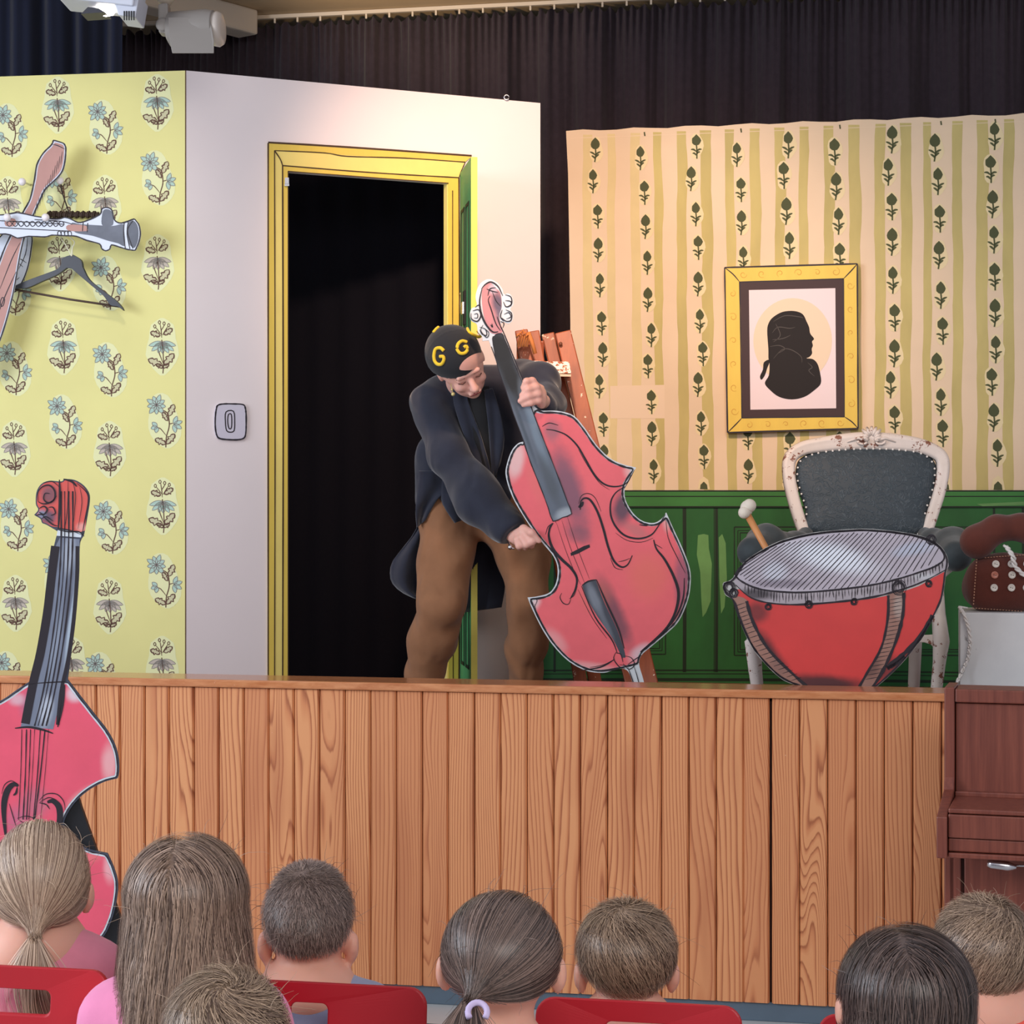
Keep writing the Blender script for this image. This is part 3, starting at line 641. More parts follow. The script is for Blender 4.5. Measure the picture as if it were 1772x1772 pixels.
for y, w, c in ((849.5, 2.5, .0106), (859, 1.8, .0106), (877, 2.6, .0106), (1160, 2.6, .0046), (1166, 1.6, .0046), (1176, 5, .0046)): stroke(g, plB, [(930, y), (1300, y), (1700, y+(.0 if y < 1000 else 4)), (2140, y+(0 if y < 1000 else 9))], w, c, taper=False)
for x0, y0, x1, y1 in ((1271, 912, 1700, 1134), (1000, 912, 1152, 1132), (1795, 912, 2080, 1134)):
    for d, w in ((0, 2.2), (6, 1.4), (10, 1.8)): 
        P4 = [(x0+d, y0+d), (x1-d, y0+d), (x1-d, y1-d), (x0+d, y1-d)]
        for a, b in zip(P4, P4[1:]+P4[:1]): stroke(g, plB, [a, b], w, .0046, taper=False, rough=.2, n=8)
fillp(gp, plB, [(1208, 926), (1218, 924), (1226, 926), (1227, 950), (1232, 975), (1230, 1040), (1222, 1060), (1216, 1068), (1214, 1040), (1212, 990), (1206, 960)], .0046)
fillp(gp, plB, [(1244, 930), (1250, 924), (1256, 940), (1258, 1000), (1254, 1050), (1248, 1062), (1245, 1000)], .0046)
fillp(gp, plB, [(1690, 872), (1772, 868), (1772, 874), (1700, 876)], .0112)
g.done('wainscot_ink', M['dark_green'], t_b); gp.done('wainscot_highlights', M['green_patch'], t_b)
# ------------------------------------------------------------------ the framed silhouette
plF = Plane(plB.p+plB.n*.03, plB.n)
t_f = thing('picture_frame', 'yellow painted picture frame holding a black profile silhouette on a white mount', 'picture', plF.px(1370, 749))
bz = vpt
g = G(); board(g, plF, [(1253.6, 462.6), (1483.7, 455.7), (1485.5, 742), (1258.5, 749)], .028, 0); g.done('frame_board', M['frame_yellow'], t_f)
g = G(); fillp(g, plF, [(1281, 488.5), (1459, 483), (1460.5, 720), (1285, 722.5)], .0006); g.done('dark_mount', mat('dark_mount', (56, 36, 40), .6), t_f)
g = G(); fillp(g, plF, [(1296, 502), (1445.5, 498.7), (1447, 706.5), (1298.6, 709)], .0012); g.done('paper', mat('lilac_paper', (226, 210, 214), .6), t_f)
g = G(); fillp(g, plF, [(1371.7+68*math.cos(t), 590+74*math.sin(t)) for t in [k*math.pi/24 for k in range(48)]], .0018); g.done('oval', mat('cream_oval', (222, 202, 176), .6), t_f)
Zf = lambda p: [(1220+x/5.063, 430+y/5.063) for x, y in p]
g = G(); fillp(g, plF, cr(Zf([(600, 600), (680, 556), (780, 548), (855, 575), (890, 640), (912, 690), (922, 745), (955, 790), (938, 815), (945, 850), (935, 880), (938, 920), (915, 950), (890, 962), (945, 970), (985, 1010), (1008, 1090), (1015, 1180), (960, 1240), (870, 1300), (760, 1322), (650, 1300), (570, 1240), (525, 1180), (560, 1110), (565, 1010), (556, 960), (555, 880), (545, 720), (560, 650)]), True, 4), .0024)
fillp(g, plF, cr(Zf([(556, 975), (515, 1000), (508, 1060), (482, 1120), (495, 1150), (525, 1110), (545, 1050), (564, 1000)]), True, 3), .0024); g.done('silhouette', mat('black_paper', (20, 14, 16), .7), t_f)
g = G()
for pts in ([(600, 640), (700, 590), (830, 600), (860, 610)], [(590, 740), (640, 690), (740, 700), (790, 690)], [(570, 860), (650, 850), (700, 880), (640, 920)], [(590, 800), (680, 790), (750, 760)], [(600, 965), (680, 885), (760, 890), (840, 945), (850, 1000)], [(900, 1000), (940, 1040), (910, 1070), (960, 1120)], [(620, 660), (660, 760), (600, 820)]): stroke(g, plF, Zf(pts), 1.5, .003)
g.done('silhouette_highlights', mat('grey_chalk', (72, 68, 66), .7), t_f)
g = G(); gs = G()
O4 = [(1254, 463), (1483.5, 456.5), (1485, 741.5), (1259, 748.5)]; I4 = [(1280, 488), (1459.5, 482.5), (1461, 721), (1284, 723)]
for k in range(4):
    stroke(g, plF, [O4[k], O4[(k+1) % 4]], 2.6, .0010, taper=False, rough=.2, n=8); stroke(g, plF, [I4[k], I4[(k+1) % 4]], 2.0, .0010, taper=False, rough=.2, n=8); stroke(g, plF, [O4[k], ((O4[k][0]+I4[k][0])/2+1.5, (O4[k][1]+I4[k][1])/2-1), I4[k]], 2, .0010)
g.done('frame_ink_lines', M['ink'], t_f)
for k in range(4):
    a, b = np.array(O4[k]), np.array(O4[(k+1) % 4]); c, d = np.array(I4[k]), np.array(I4[(k+1) % 4])
    for j in range(6):
        m_ = ((a+c)/2)*(1-(j+.6)/6.4)+((b+d)/2)*((j+.6)/6.4); r_ = random.uniform(5, 8)
        stroke(gs, plF, [tuple(m_+r_*(1-q_/11)*np.array([math.cos(q_*.8+j), math.sin(q_*.8+j)])) for q_ in range(9)], 1.1, .0008, n=3)
gs.done('frame_scrolls', mat('ochre_line', (200, 150, 60), .6), t_f)
# ------------------------------------------------------------------ ceiling lamps
M['lamp_white'] = mat('white_lamp_housing', (206, 210, 222), .4)
M['lamp_grey'] = mat('grey_lamp_housing', (138, 132, 126), .5)
M['bulb'] = mat('glowing_bulb', (255, 250, 240), .4, emit=(255, 244, 230, 14))
D = 6.3
t = thing('flood_lamp', 'white ceiling floodlight with ribbed back and glowing bulb, topmost left', 'lamp', P(178, -30, D))
g = G(); q = [P(110, 8, D), P(205, 18, D), P(240, 22, D), P(249, -60, D), P(112, -60, D)]; g.prism([v-Vector((0, .09, 0)) for v in q], (0, .18, 0)); g.done('housing', M['lamp_white'], t, bevel=.006)
g = G(); q = [P(206, 17, D), P(213, 36, D), P(242, 40, D), P(249, 0, D), P(240, 10, D)]; g.prism([v-Vector((0, .075, 0)) for v in q], (0, .15, 0)); hs = g.done('heat_sink', M['lamp_white'], t, bevel=.003)
for k in range(5):
    g = G(); g.box(P(215+k*4.2, 27, D-.077), (.003, .004, .028)); g.done('cooling_slot', M['black'], hs)
g = G(); g.lathe([(.006, -.02), (.026, -.012), (.032, .004), (.022, .016)], P(183, 17, D), 16, (.1, 0, 1)); g.done('bulb', M['bulb'], t, smooth=True)
g = G(); g.prism([P(140, 24, D-.05), P(152, 12, D-.05), P(170, 14, D-.05), P(182, 21, D-.05)], (0, .1, .002)); g.done('barn_door', mat('dark_metal', (60, 60, 68), .5), t)
g = G(); g.tube([P(180, -60, D), P(180, -120, D), P(180, -252, D)], .02, 8); g.done('hanging_stem', M['lamp_white'], t)
D = 6.4
t = thing('stage_spotlight', 'grey cylindrical stage spotlight with flat shield hanging from the ceiling', 'lamp', P(285, 5, D))
g = G(); g.prism([P(273, 6, D-.03), P(290, 4, D-.03), P(293, 50, D-.03), P(290, 58, D-.03), P(274, 56, D-.03)], (0, .06, 0)); g.done('bracket', M['lamp_grey'], t, bevel=.006)
g = G(); g.lathe([(.035, 0), (.056, .012), (.058, .13), (.053, .15), (.053, .153)], P(290, 52, D), 24, (1, -.15, .02)); g.done('lamp_body', M['lamp_grey'], t, smooth=True)
g = G(); g.lathe([(.03, 0), (.052, .002), (.056, .018), (.05, .03), (.03, .034)], P(368, 51, D-.012), 24, (1, -.15, .02)); g.done('lens_ring', mat('pale_lens_ring', (196, 186, 176), .3), t, smooth=True)
g = G(); g.prism([P(291, 30, D-.065), P(363, 29, D-.065), P(370, 70, D-.085), P(370, 92, D-.09), P(298, 92, D-.09), P(292, 62, D-.08)], (0, .004, 0)); g.done('shield', M['lamp_grey'], t, bevel=.0015)
g = G(); g.lathe([(.02, 0), (.022, .006), (.014, .01)], P(282, 43, D-.032), 14, (0, -1, 0)); g.done('pivot_knob', M['lamp_grey'], t, smooth=True)
g = G(); g.tube([P(283, 8, D), P(289, -8, D), P(289, -60, D)], [.02, .034, .03], 10); g.tube([P(289, -50, D), P(289, -308, D)], .012, 8); g.done('hanging_stem', mat('beige_metal', (190, 176, 158), .4), t, smooth=True)
# ------------------------------------------------------------------ instruments hung on the yellow wall, hanger
plI = Plane(plY.p+plY.n*.10, plY.n)
RED1 = mat('dusty_brown_paint', (176, 132, 124), .6, var=.1, vscale=5)
t = thing('instrument_cutout', 'brown painted wooden stock cut-out hanging diagonally on the yellow wall', 'cutout', plI.px(60, 400))
ol = cr([(93, 243, 'k'), (110, 248), (114, 256, 'k'), (113, 275), (108, 296), (95, 312), (78, 328), (70, 345), (62, 362), (56, 376), (45, 400), (35, 440), (28, 480), (20, 520), (8, 565), (-5, 600), (-30, 650, 'k'), (-60, 640, 'k'), (-38, 560), (-10, 480), (10, 425), (36, 375), (42, 363), (52, 345), (60, 310), (64, 285), (75, 265), (88, 252)], True, 4)
g = G(); board(g, plI, ol, .008, 0); g.done('cutout_board', mat('white_cutout_edge', (202, 206, 220), .6), t)
g = G(); fillp(g, plI, inset(ol, 3), .0006); g.done('painted_wood', RED1, t)
g = G(); stroke(g, plI, ol[::2], 2.4, .0012, closed=True, rough=.2, n=2)
for k in range(12): stroke(g, plI, [(108-k*4, 262+k*8), (105-k*4, 285+k*8)], 1, .0012)
for k in range(8): stroke(g, plI, [(48-k*2, 350+k*4), (44-k*2, 362+k*4)], 1, .0012)
stroke(g, plI, [(91, 250), (100, 252), (112, 258)], 1.6, .0012); stroke(g, plI, [(35, 420), (20, 450), (0, 500)], 1.5, .0012); stroke(g, plI, [(4, 515), (8, 518), (6, 528), (2, 530), (1, 522)], 1.5, .0012, closed=True); stroke(g, plI, [(28, 470), (10, 510), (-10, 560)], 1.6, .0012)
g.done('ink_lines', M['ink'], t)
plJ = Plane(plY.p+plY.n*.14, plY.n)
CW = mat('cool_white_paint', (206, 212, 226), .5); SL = mat('slate_paint', (92, 96, 108), .5, var=.25, vscale=9)
t = thing('clarinet_cutout', 'grey and white painted clarinet cut-out with flared bell on the yellow wall', 'cutout', plJ.px(120, 395))
ol = cr([(-60, 366), (0, 372), (30, 368), (60, 374), (100, 379), (112, 376), (125, 380), (140, 385), (172, 372), (176, 362), (185, 359), (194, 364), (198, 380), (210, 386), (232, 379, 'k'), (240, 388), (243, 404), (240, 420), (234, 433, 'k'), (222, 432), (205, 427), (193, 424), (190, 431), (183, 434), (176, 430), (172, 422), (150, 416), (132, 409), (112, 408), (90, 407), (78, 410), (50, 409), (30, 412), (10, 405), (-60, 402)], True, 4)
g = G(); board(g, plJ, ol, .008, 0); g.done('cutout_board', CW, t)
g = G(); fillp(g, plJ, cr([(124, 386), (140, 388), (172, 390), (195, 391), (213, 388), (215, 400), (216, 425), (204, 421), (185, 416), (160, 408), (130, 402)], True, 4), .0008); fillp(g, plJ, cr([(178, 366), (186, 362), (194, 368), (196, 388), (186, 391), (176, 388)], True, 4), .0007); fillp(g, plJ, cr([(220, 390), (231, 382), (239, 394), (239, 415), (232, 429), (222, 418)], True, 4), .0009); g.done('dark_bell', SL, t)
g = G(); fillp(g, plJ, cr([(118, 389), (146, 390), (151, 394), (150, 400), (118, 399)], True, 3), .0011); g.done('brown_joint', RED1, t); g = G(); fillp(g, plJ, cr([(10, 379), (26, 379), (26, 391), (10, 391)], True, 3), .0011); g.done('brown_joint', RED1, t)
g = G(); stroke(g, plJ, ol[::2], 2.2, .0015, closed=True, rough=.2, n=2)
for pts in ([(-40, 380), (40, 384), (110, 388)], [(-40, 392), (40, 396), (120, 400)], [(60, 380), (105, 383), (125, 388)], [(215, 386), (214, 405), (217, 430)], [(222, 384), (220, 405), (225, 431)], [(144, 385), (143, 400)], [(152, 386), (151, 402)], [(230, 382), (221, 400), (230, 430)]): stroke(g, plJ, pts, 1.4, .0015, taper=False)
for k in range(10): 
    x = 12+k*10; stroke(g, plJ, [(x, 386), (x+5, 383), (x+9, 388), (x+4, 392)], 1.3, .0016, closed=True, n=3)
for k in range(4): stroke(g, plJ, [(100+k*6, 402), (104+k*6, 400), (106+k*6, 407), (101+k*6, 408)], 1.2, .0016, closed=True, n=3)
g.done('ink_lines', M['ink'], t)
t = thing('trombone_slide_cutout', 'white painted tube cut-out behind the brown diagonal cut-out', 'cutout', plY.px(30, 460, .035))
plK = Plane(plY.p+plY.n*.035, plY.n)
ol = cr([(5, 405), (30, 402), (54, 407), (54, 430), (50, 455), (44, 475), (36, 492), (26, 505), (10, 500), (-10, 480), (-15, 440)], True, 4)
g = G(); board(g, plK, ol, .008, 0); g.done('cutout_board', CW, t)
g = G(); stroke(g, plK, ol[::2], 2, .0008, closed=True, n=2); stroke(g, plK, [(48, 410), (44, 440), (30, 470)], 1.3, .0008); stroke(g, plK, [(40, 462), (30, 455), (22, 462)], 1.4, .0008); stroke(g, plK, [(46, 455), (34, 448), (24, 452)], 1.4, .0008); stroke(g, plK, [(16, 480), (26, 485), (34, 480)], 1.4, .0008); g.done('ink_lines', M['ink'], t)
g = G()
for k in range(34):
    x = 86+k*2.6; g.tube([plY.px(x, 372.5, .02), plY.px(x+2.0, 373, .02)], .011+.003*math.sin(k*1.7), 6)
b_ = g.done('bristle_bar', mat('dark_brown', (62, 46, 38), .8), None, base=plY.px(128, 373, .02)); b_['label'] = 'dark ribbed bar on the yellow wall behind the clarinet cut-out'; b_['category'] = 'bar'
for k, (x, y, lb) in enumerate(((52, 320, 'white knob on the wall left of the brown cut-out'), (117, 318, 'white knob on the wall holding the dark string'), (46, 388, 'white knob pinning the clarinet cut-out near its left end'), (111, 388, 'white knob pinning the clarinet cut-out at its middle'))):
    t = thing('wall_knob', lb, 'knob', plY.px(x, y), 'white knobs on the yellow wall'); c = .15 if k > 1 else .05
    g = G(); g.ball(plY.px(x, y, c+.02), .0135, 12, 8); g.done('knob_head', mat('white_knob', (232, 226, 232), .4), t, smooth=True)
    g = G(); g.tube([plY.px(x, y, .0), plY.px(x, y, c+.012)], .004, 6); g.done('stem', M['chrome'], t)
g = G(); g.tube([plY.px(117, 320, .064), plY.px(118, 335, .06), plY.px(122, 352, .05), plY.px(126, 372, .03)], .0025, 5); o = g.done('dark_string', mat('dark_cord', (54, 44, 40), .8), None, base=plY.px(117, 320, .064)); o['label'] = 'thin dark string hanging from the white knob down to the ribbed bar'; o['category'] = 'string'
t = thing('coat_hanger', 'dark wooden coat hanger hung by white string on the yellow wall', 'hanger', plY.px(124, 448, .06)); plH = Plane(plY.p+plY.n*.06, plY.n)
ol = cr([(108, 448, 'k'), (116, 444), (127, 441, 'k'), (141, 450), (144, 462, 'k'), (155, 483), (175, 500), (200, 519), (211, 530), (215, 538, 'k'), (205, 531), (192, 528), (180, 512), (160, 495), (140, 478), (125, 465, 'k'), (117, 464, 'k'), (100, 476), (75, 487), (50, 498), (30, 500), (22, 502, 'k'), (27, 495), (50, 485), (80, 474), (100, 466), (107, 458, 'k')], True, 4)
g = G(); board(g, plH, ol, .016, .008); g.done('hanger_body', mat('black_painted_wood', (54, 56, 64), .45, var=.1), t, bevel=.002)
g = G(); g.tube([plH.px(25, 501, .0), plH.px(120, 518, .0), plH.px(209, 531, .0)], .004, 8); g.done('trouser_bar', mat('dark_bar', (72, 54, 46), .4), t, smooth=True)
g = G(); g.tube([plH.px(*p, .01) for p in cr([(118, 404), (124, 412), (131, 420), (127, 430), (126, 444)], n=4)], .0022, 5); g.tube([plH.px(*p, .012) for p in cr([(126, 444), (116, 425), (108, 412), (113, 405)], n=4)], .0016, 5); g.done('string_loop', mat('white_string', (226, 222, 200), .8), t)
# ------------------------------------------------------------------ painted double bass held on the stage
plD = Plane((0, 6.45, 0), (0.04, -1, 0))
Z1 = lambda p: [(640+q[0]/2.953, 470+q[1]/2.953)+tuple(q[2:]) for q in p]
Z2 = lambda p: [(640+q[0]/2.953, 800+q[1]/2.953)+tuple(q[2:]) for q in p]
head = [(826, 500), (833, 489), (846, 483), (860, 489), (869, 500), (872, 509), (880, 508), (887, 515), (888, 527), (883, 535), (888, 543), (887, 554), (880, 560), (871, 557), (866, 563), (867, 572)]
neckR = [(875, 585), (884, 604), (897, 640), (910, 670), (921, 699, 'k')]
bodyR = [(935, 710), (965, 711), (992, 719), (1012, 741), (1033, 771), (1056, 793), (1080, 804), (1101, 809, 'k'), (1092, 824), (1082, 842), (1082, 863), (1094, 886), (1111, 901), (1131, 905), (1145, 898), (1153, 887, 'k'), (1165, 914), (1182, 951), (1194, 985), (1195, 1012), (1190, 1040), (1175, 1074), (1155, 1095), (1128, 1118), (1111, 1133), (1106, 1149)]
endp = [(1113, 1175), (1122, 1215, 'k'), (1108, 1248, 'k'), (1097, 1190), (1087, 1162), (1070, 1157)]
bodyL = [(1046, 1164), (1016, 1161), (985, 1145), (958, 1118), (938, 1088), (921, 1054), (913, 1034, 'k'), (931, 1032), (952, 1025), (963, 1007), (965, 983), (958, 963), (941, 942), (925, 922), (907, 895), (891, 868), (881, 845), (875, 820), (878, 800), (886, 779), (897, 767), (908, 764, 'k')]
neckL = [(904, 751), (891, 717), (877, 677), (863, 639), (853, 609), (846, 589, 'k'), (835, 590, 'k'), (834, 582), (827, 574), (825, 561), (816, 555), (813, 545), (816, 534), (825, 529), (823, 514)]
ol = cr(head+neckR+bodyR+endp+bodyL+neckL, True, 5)
bodyol = cr([(921, 705, 'k')]+bodyR+[(1090, 1155)]+bodyL, True, 5)
t_db = thing('double_bass_cutout', 'flat painted red double bass cut-out held tilted by the performer on stage', 'cutout', plD.px(1100, 1248))
g = G(); board(g, plD, ol, .010, 0); g.done('cutout_board', mat('pale_cutout_edge', (214, 220, 224), .55), t_db)
RB = (240, 104, 112); PU = (112, 84, 104)
blobs = [(985, 850, 36, 105, -18, PU, .85), (955, 745, 22, 30, 0, (140, 100, 112), .7), (1078, 880, 24, 48, 5, (90, 66, 84), .95), (1100, 918, 40, 16, 30, (186, 116, 116), .6), (1180, 1010, 18, 90, 0, (150, 88, 110), .8), (1192, 990, 10, 70, -5, (120, 84, 104), .6), (1062, 1060, 24, 95, -24, (120, 72, 86), .9), (1000, 925, 34, 22, 25, (128, 84, 100), .7), (893, 795, 22, 50, 10, (238, 208, 204), .75), (1098, 815, 24, 22, 0, (236, 190, 186), .8), (1155, 900, 12, 30, 0, (240, 180, 176), .7), (920, 1040, 20, 22, 0, (236, 214, 214), .9), (960, 1110, 22, 40, -40, (240, 176, 176), .6), (1110, 1130, 34, 20, -30, (226, 200, 206), .8), (1020, 1155, 70, 14, 8, (240, 190, 188), .6), (1120, 1000, 50, 60, 0, (238, 122, 98), .45), (1030, 1030, 40, 40, 0, (236, 120, 100), .35), (925, 830, 18, 60, -15, (234, 116, 112), .5), (905, 900, 10, 60, -32, (190, 40, 50), .6)]
rm = paint_mat('bass_red_paint', RB, blobs, plD)
g = G(); fillp(g, plD, inset(bodyol, 5.5), .0007); g.done('red_body', rm, t_db, uv=True)
fb = cr([(852, 586, 'k'), (860, 578), (869, 578, 'k'), (878, 598), (894, 638), (908, 672), (924, 718), (950, 785), (972, 842), (989, 889, 'k'), (957, 902, 'k'), (938, 850), (918, 800), (903, 755), (888, 715), (874, 672), (861, 635)], True, 4)
fm = paint_mat('fingerboard_paint', (94, 104, 118), [(866, 605, 34, 60, -20, (8, 6, 10), 1), (884, 650, 30, 70, -20, (12, 10, 14), 1), (915, 700, 14, 60, -20, (150, 166, 180), .7), (930, 760, 10, 80, -20, (126, 146, 162), .6), (950, 830, 14, 70, -20, (74, 82, 90), .7), (978, 890, 26, 16, -20, (168, 178, 186), .9), (905, 740, 5, 100, -20, (60, 72, 84), .7)], plD)
g = G(); fillp(g, plD, fb, .0023); g.done('fingerboard', fm, t_db, uv=True)
tp = cr([(1007, 1013, 'k'), (1016, 1008), (1031, 1003, 'k'), (1046, 1044), (1067, 1088), (1080, 1125), (1082, 1138, 'k'), (1076, 1138, 'k'), (1060, 1105), (1034, 1067), (1018, 1040)], True, 4)
tm = paint_mat('tailpiece_paint', (62, 68, 80), [(1028, 1035, 12, 50, -22, (128, 136, 148), .9), (1048, 1080, 8, 50, -24, (110, 118, 130), .7)], plD)
g = G(); fillp(g, plD, tp, .0014); g.done('tailpiece', tm, t_db, uv=True)
hd = cr([(834, 505), (838, 494), (848, 489), (858, 498), (866, 508), (868, 530), (864, 545), (866, 560), (870, 574), (856, 578), (846, 572), (838, 550), (834, 525)], True, 4)
hm_ = paint_mat('scroll_paint', (196, 132, 136), [(842, 530, 10, 40, -12, (226, 134, 134), .9), (862, 525, 14, 26, -10, (92, 78, 96), .95), (866, 545, 12, 20, 0, (92, 88, 108), .8), (853, 500, 10, 12, 0, (190, 178, 190), .8)], plD)
g = G(); fillp(g, plD, hd, .0010); g.done('scroll', hm_, t_db, uv=True)
g = G(); fillp(g, plD, [(1010, 945), (1020, 942), (1021, 947), (1000, 958), (988, 962), (987, 957)], .0016); g.done('bridge', M['ink'], t_db)
g = G(); C = .0019
def sk(pts, w, **k): stroke(g, plD, pts, w, C, **k)
bo = [p for p in inset(bodyol, 3.6)]
sk(bo[::3], 3.0, closed=True, n=3, rough=.35)
sk([(867, 566), (875, 584), (896, 636), (920, 695)], 2.0, taper=False); sk([(850, 600), (874, 664), (905, 748)], 1.6, taper=False)
stroke(g, plD, fb[::2], 1.6, .0027, closed=True, n=2, rough=.4)
for pts, w in (([(1004, 882), (1005, 868), (1012, 862), (1022, 866), (1034, 886), (1044, 915), (1052, 945), (1062, 970), (1075, 981), (1086, 977), (1094, 961)], 4.2), ([(1001, 872), (1006, 858), (1018, 854), (1030, 862), (1040, 885)], 1.3), ([(1056, 965), (1064, 982), (1078, 986)], 1.2), ([(1070, 972), (1080, 970), (1090, 966)], 1.2), ([(1001, 878), (1006, 874), (1009, 868)], 6),
               ([(957, 905), (951, 916), (950, 930), (957, 950), (972, 968), (988, 983), (998, 1000), (996, 1018), (988, 1034)], 5.0), ([(988, 1034), (984, 1045), (975, 1044), (969, 1034), (972, 1026)], 1.6), ([(985, 1036), (993, 1030), (999, 1014)], 1.4), ([(944, 925), (948, 912), (955, 906)], 1.4),
               ([(945, 743), (960, 745), (980, 753), (998, 770), (1012, 793), (1029, 822), (1046, 838), (1066, 842), (1084, 836), (1092, 822)], 3.2), ([(938, 738), (950, 732), (966, 736)], 1.6), ([(1001, 778), (1015, 803), (1036, 834), (1055, 848)], 1.0),
               ([(1082, 842), (1066, 852), (1057, 868), (1057, 892), (1066, 912), (1082, 927), (1105, 932), (1126, 926), (1138, 912), (1151, 890)], 3.4), ([(1065, 922), (1085, 935), (1110, 938), (1130, 931)], 1.1), ([(1106, 908), (1120, 910)], 2),
               ([(1131, 934), (1136, 950), (1150, 968), (1165, 996), (1174, 1025), (1170, 1055), (1158, 1080), (1140, 1100), (1108, 1128)], 5.0), ([(1152, 895), (1156, 930), (1172, 965), (1186, 992)], 1.3), ([(1131, 940), (1146, 949)], 1.2), ([(1184, 1000), (1182, 1035), (1168, 1070), (1140, 1104)], 3.0),
               ([(1006, 1014), (1030, 1068), (1058, 1106), (1068, 1130)], 2.6), ([(1000, 1020), (1024, 1068), (1050, 1105)], 1.0), ([(1007, 1013), (1018, 1006), (1032, 1003)], 3), ([(1032, 1003), (1048, 1040), (1070, 1088), (1080, 1122)], 3.4),
               ([(957, 902), (975, 892), (990, 889)], 2.2), ([(955, 905), (950, 914), (948, 930)], 1.2), ([(963, 905), (978, 950), (992, 985), (1005, 1012)], .8), ([(972, 900), (986, 945), (1000, 980), (1012, 1010)], .8), ([(982, 895), (998, 945), (1020, 1002)], .8), ([(957, 892), (962, 905)], 1.2),
               ([(1066, 1128), (1062, 1140), (1072, 1154), (1082, 1156)], 1.8), ([(1066, 1130), (1074, 1132), (1078, 1146)], 1.8), ([(1080, 1135), (1092, 1138), (1098, 1150), (1088, 1158), (1078, 1148)], 1.6), ([(1086, 1150), (1100, 1140), (1110, 1134)], 1.6), ([(1086, 1154), (1096, 1182), (1106, 1225)], 1.8), ([(1096, 1150), (1105, 1180), (1112, 1222)], 1.4), ([(1072, 1150), (1090, 1152), (1106, 1146)], 1.4), ([(1062, 1142), (1040, 1154), (1005, 1160)], 2.4), ([(1020, 1155), (1045, 1150), (1064, 1140)], 1.2),
               ([(878, 805), (884, 840), (895, 868)], 1.3), ([(925, 1045), (930, 1066), (945, 1092)], 1.2), ([(917, 1036), (929, 1038), (924, 1052)], 1.2), ([(1098, 813), (1088, 832), (1080, 846)], 1.4),
               ([(833, 500), (840, 492), (850, 488), (862, 496), (870, 512)], 2.6), ([(834, 500), (830, 520), (832, 540), (840, 560), (852, 574), (862, 574)], 3.4), ([(842, 500), (852, 504), (862, 506)], 2), ([(844, 512), (848, 500), (858, 498)], 2), ([(848, 512), (845, 520), (850, 536), (858, 560), (866, 572)], 2.2), ([(852, 505), (858, 520), (866, 530)], 1.6), ([(860, 548), (868, 570)], 2), ([(851, 560), (852, 566), (849, 562)], 2.4),
               ([(874, 510), (884, 514), (885, 526), (876, 531), (871, 522)], 2.2), ([(874, 520), (884, 522), (884, 530)], 1.8), ([(875, 536), (885, 542), (884, 554), (876, 556), (868, 550)], 2.2), ([(872, 544), (880, 541), (884, 548), (876, 552)], 1.6), ([(866, 556), (872, 560), (870, 568)], 2), ([(869, 536), (866, 548), (872, 556)], 2),
               ([(818, 538), (828, 536), (832, 546), (826, 556), (816, 552), (815, 542)], 2.4), ([(820, 544), (826, 543), (826, 550), (820, 550)], 1.6), ([(822, 532), (828, 528), (832, 532)], 1.6), ([(830, 566), (840, 570), (842, 580), (834, 578), (830, 570)], 1.8), ([(836, 562), (832, 572), (842, 584), (846, 576), (838, 568)], 1.5)):
    sk(pts, w)
g.done('ink_lines', M['ink'], t_db)
g = G(); g.prism([plD.px(x, y, -.010) for x, y in ((1010, 1060), (1050, 1060), (1065, 1150), (1030, 1150))], plD.n*-.02); g.done('back_brace', M['black'], t_db)
# ------------------------------------------------------------------ painted double bass standing in front of the stage
plE = Plane((-1.3, 5.25, 0), (0.10, -1, 0))
sc_ = [(100, 920, 'k'), (94, 916, 'k'), (80, 908), (73, 905), (70, 898), (62, 893), (59, 891, 'k'), (66, 882), (62, 872), (63, 852), (71, 838), (85, 832), (106, 833), (110, 829, 'k'), (127, 830), (142, 838), (152, 850), (155, 864), (151, 892), (145, 924), (141, 932), (138, 940)]
br = [(137, 955), (136, 1000), (130, 1075), (122, 1137), (117, 1176, 'k'), (140, 1206), (165, 1238), (184, 1262), (198, 1287), (205, 1312), (206, 1335), (203, 1347, 'k'), (178, 1354), (150, 1370), (127, 1392), (112, 1418), (113, 1434), (130, 1457), (155, 1470), (186, 1477, 'k'), (197, 1502), (204, 1530), (200, 1567), (190, 1600), (177, 1623), (150, 1645), (115, 1660), (60, 1668), (0, 1660), (-50, 1630), (-80, 1580), (-92, 1530), (-88, 1480), (-80, 1450, 'k'), (-52, 1448), (-28, 1430), (-18, 1405), (-22, 1380), (-45, 1355), (-80, 1336), (-100, 1328, 'k'), (-98, 1295), (-75, 1255), (-40, 1228), (0, 1213), (30, 1193), (50, 1180, 'k')]
nl_ = [(62, 1160), (75, 1100), (85, 1025), (87, 975), (95, 938)]
ol = cr(sc_+br+nl_, True, 5); bol = cr(br[4:], True, 5)
t_fb = thing('double_bass_cutout', 'large flat painted red double bass cut-out standing in front of the stage', 'cutout', (plE.px(60, 1668).x, plE.px(60, 1668).y+.1, 0))
g = G(); board(g, plE, ol, .012, 0); g.done('cutout_board', mat('dark_cutout_edge', (70, 76, 92), .55), t_fb)
g = G(); fillp(g, plE, inset(bol, 3.5), .0006); g.done('white_border', mat('pale_border_paint', (214, 222, 230), .55), t_fb); g = G(); fillp(g, plE, [(100, 916), (142, 922), (140, 930), (98, 927)], .0006); g.done('nut', bpy.data.materials['pale_border_paint'], t_fb)
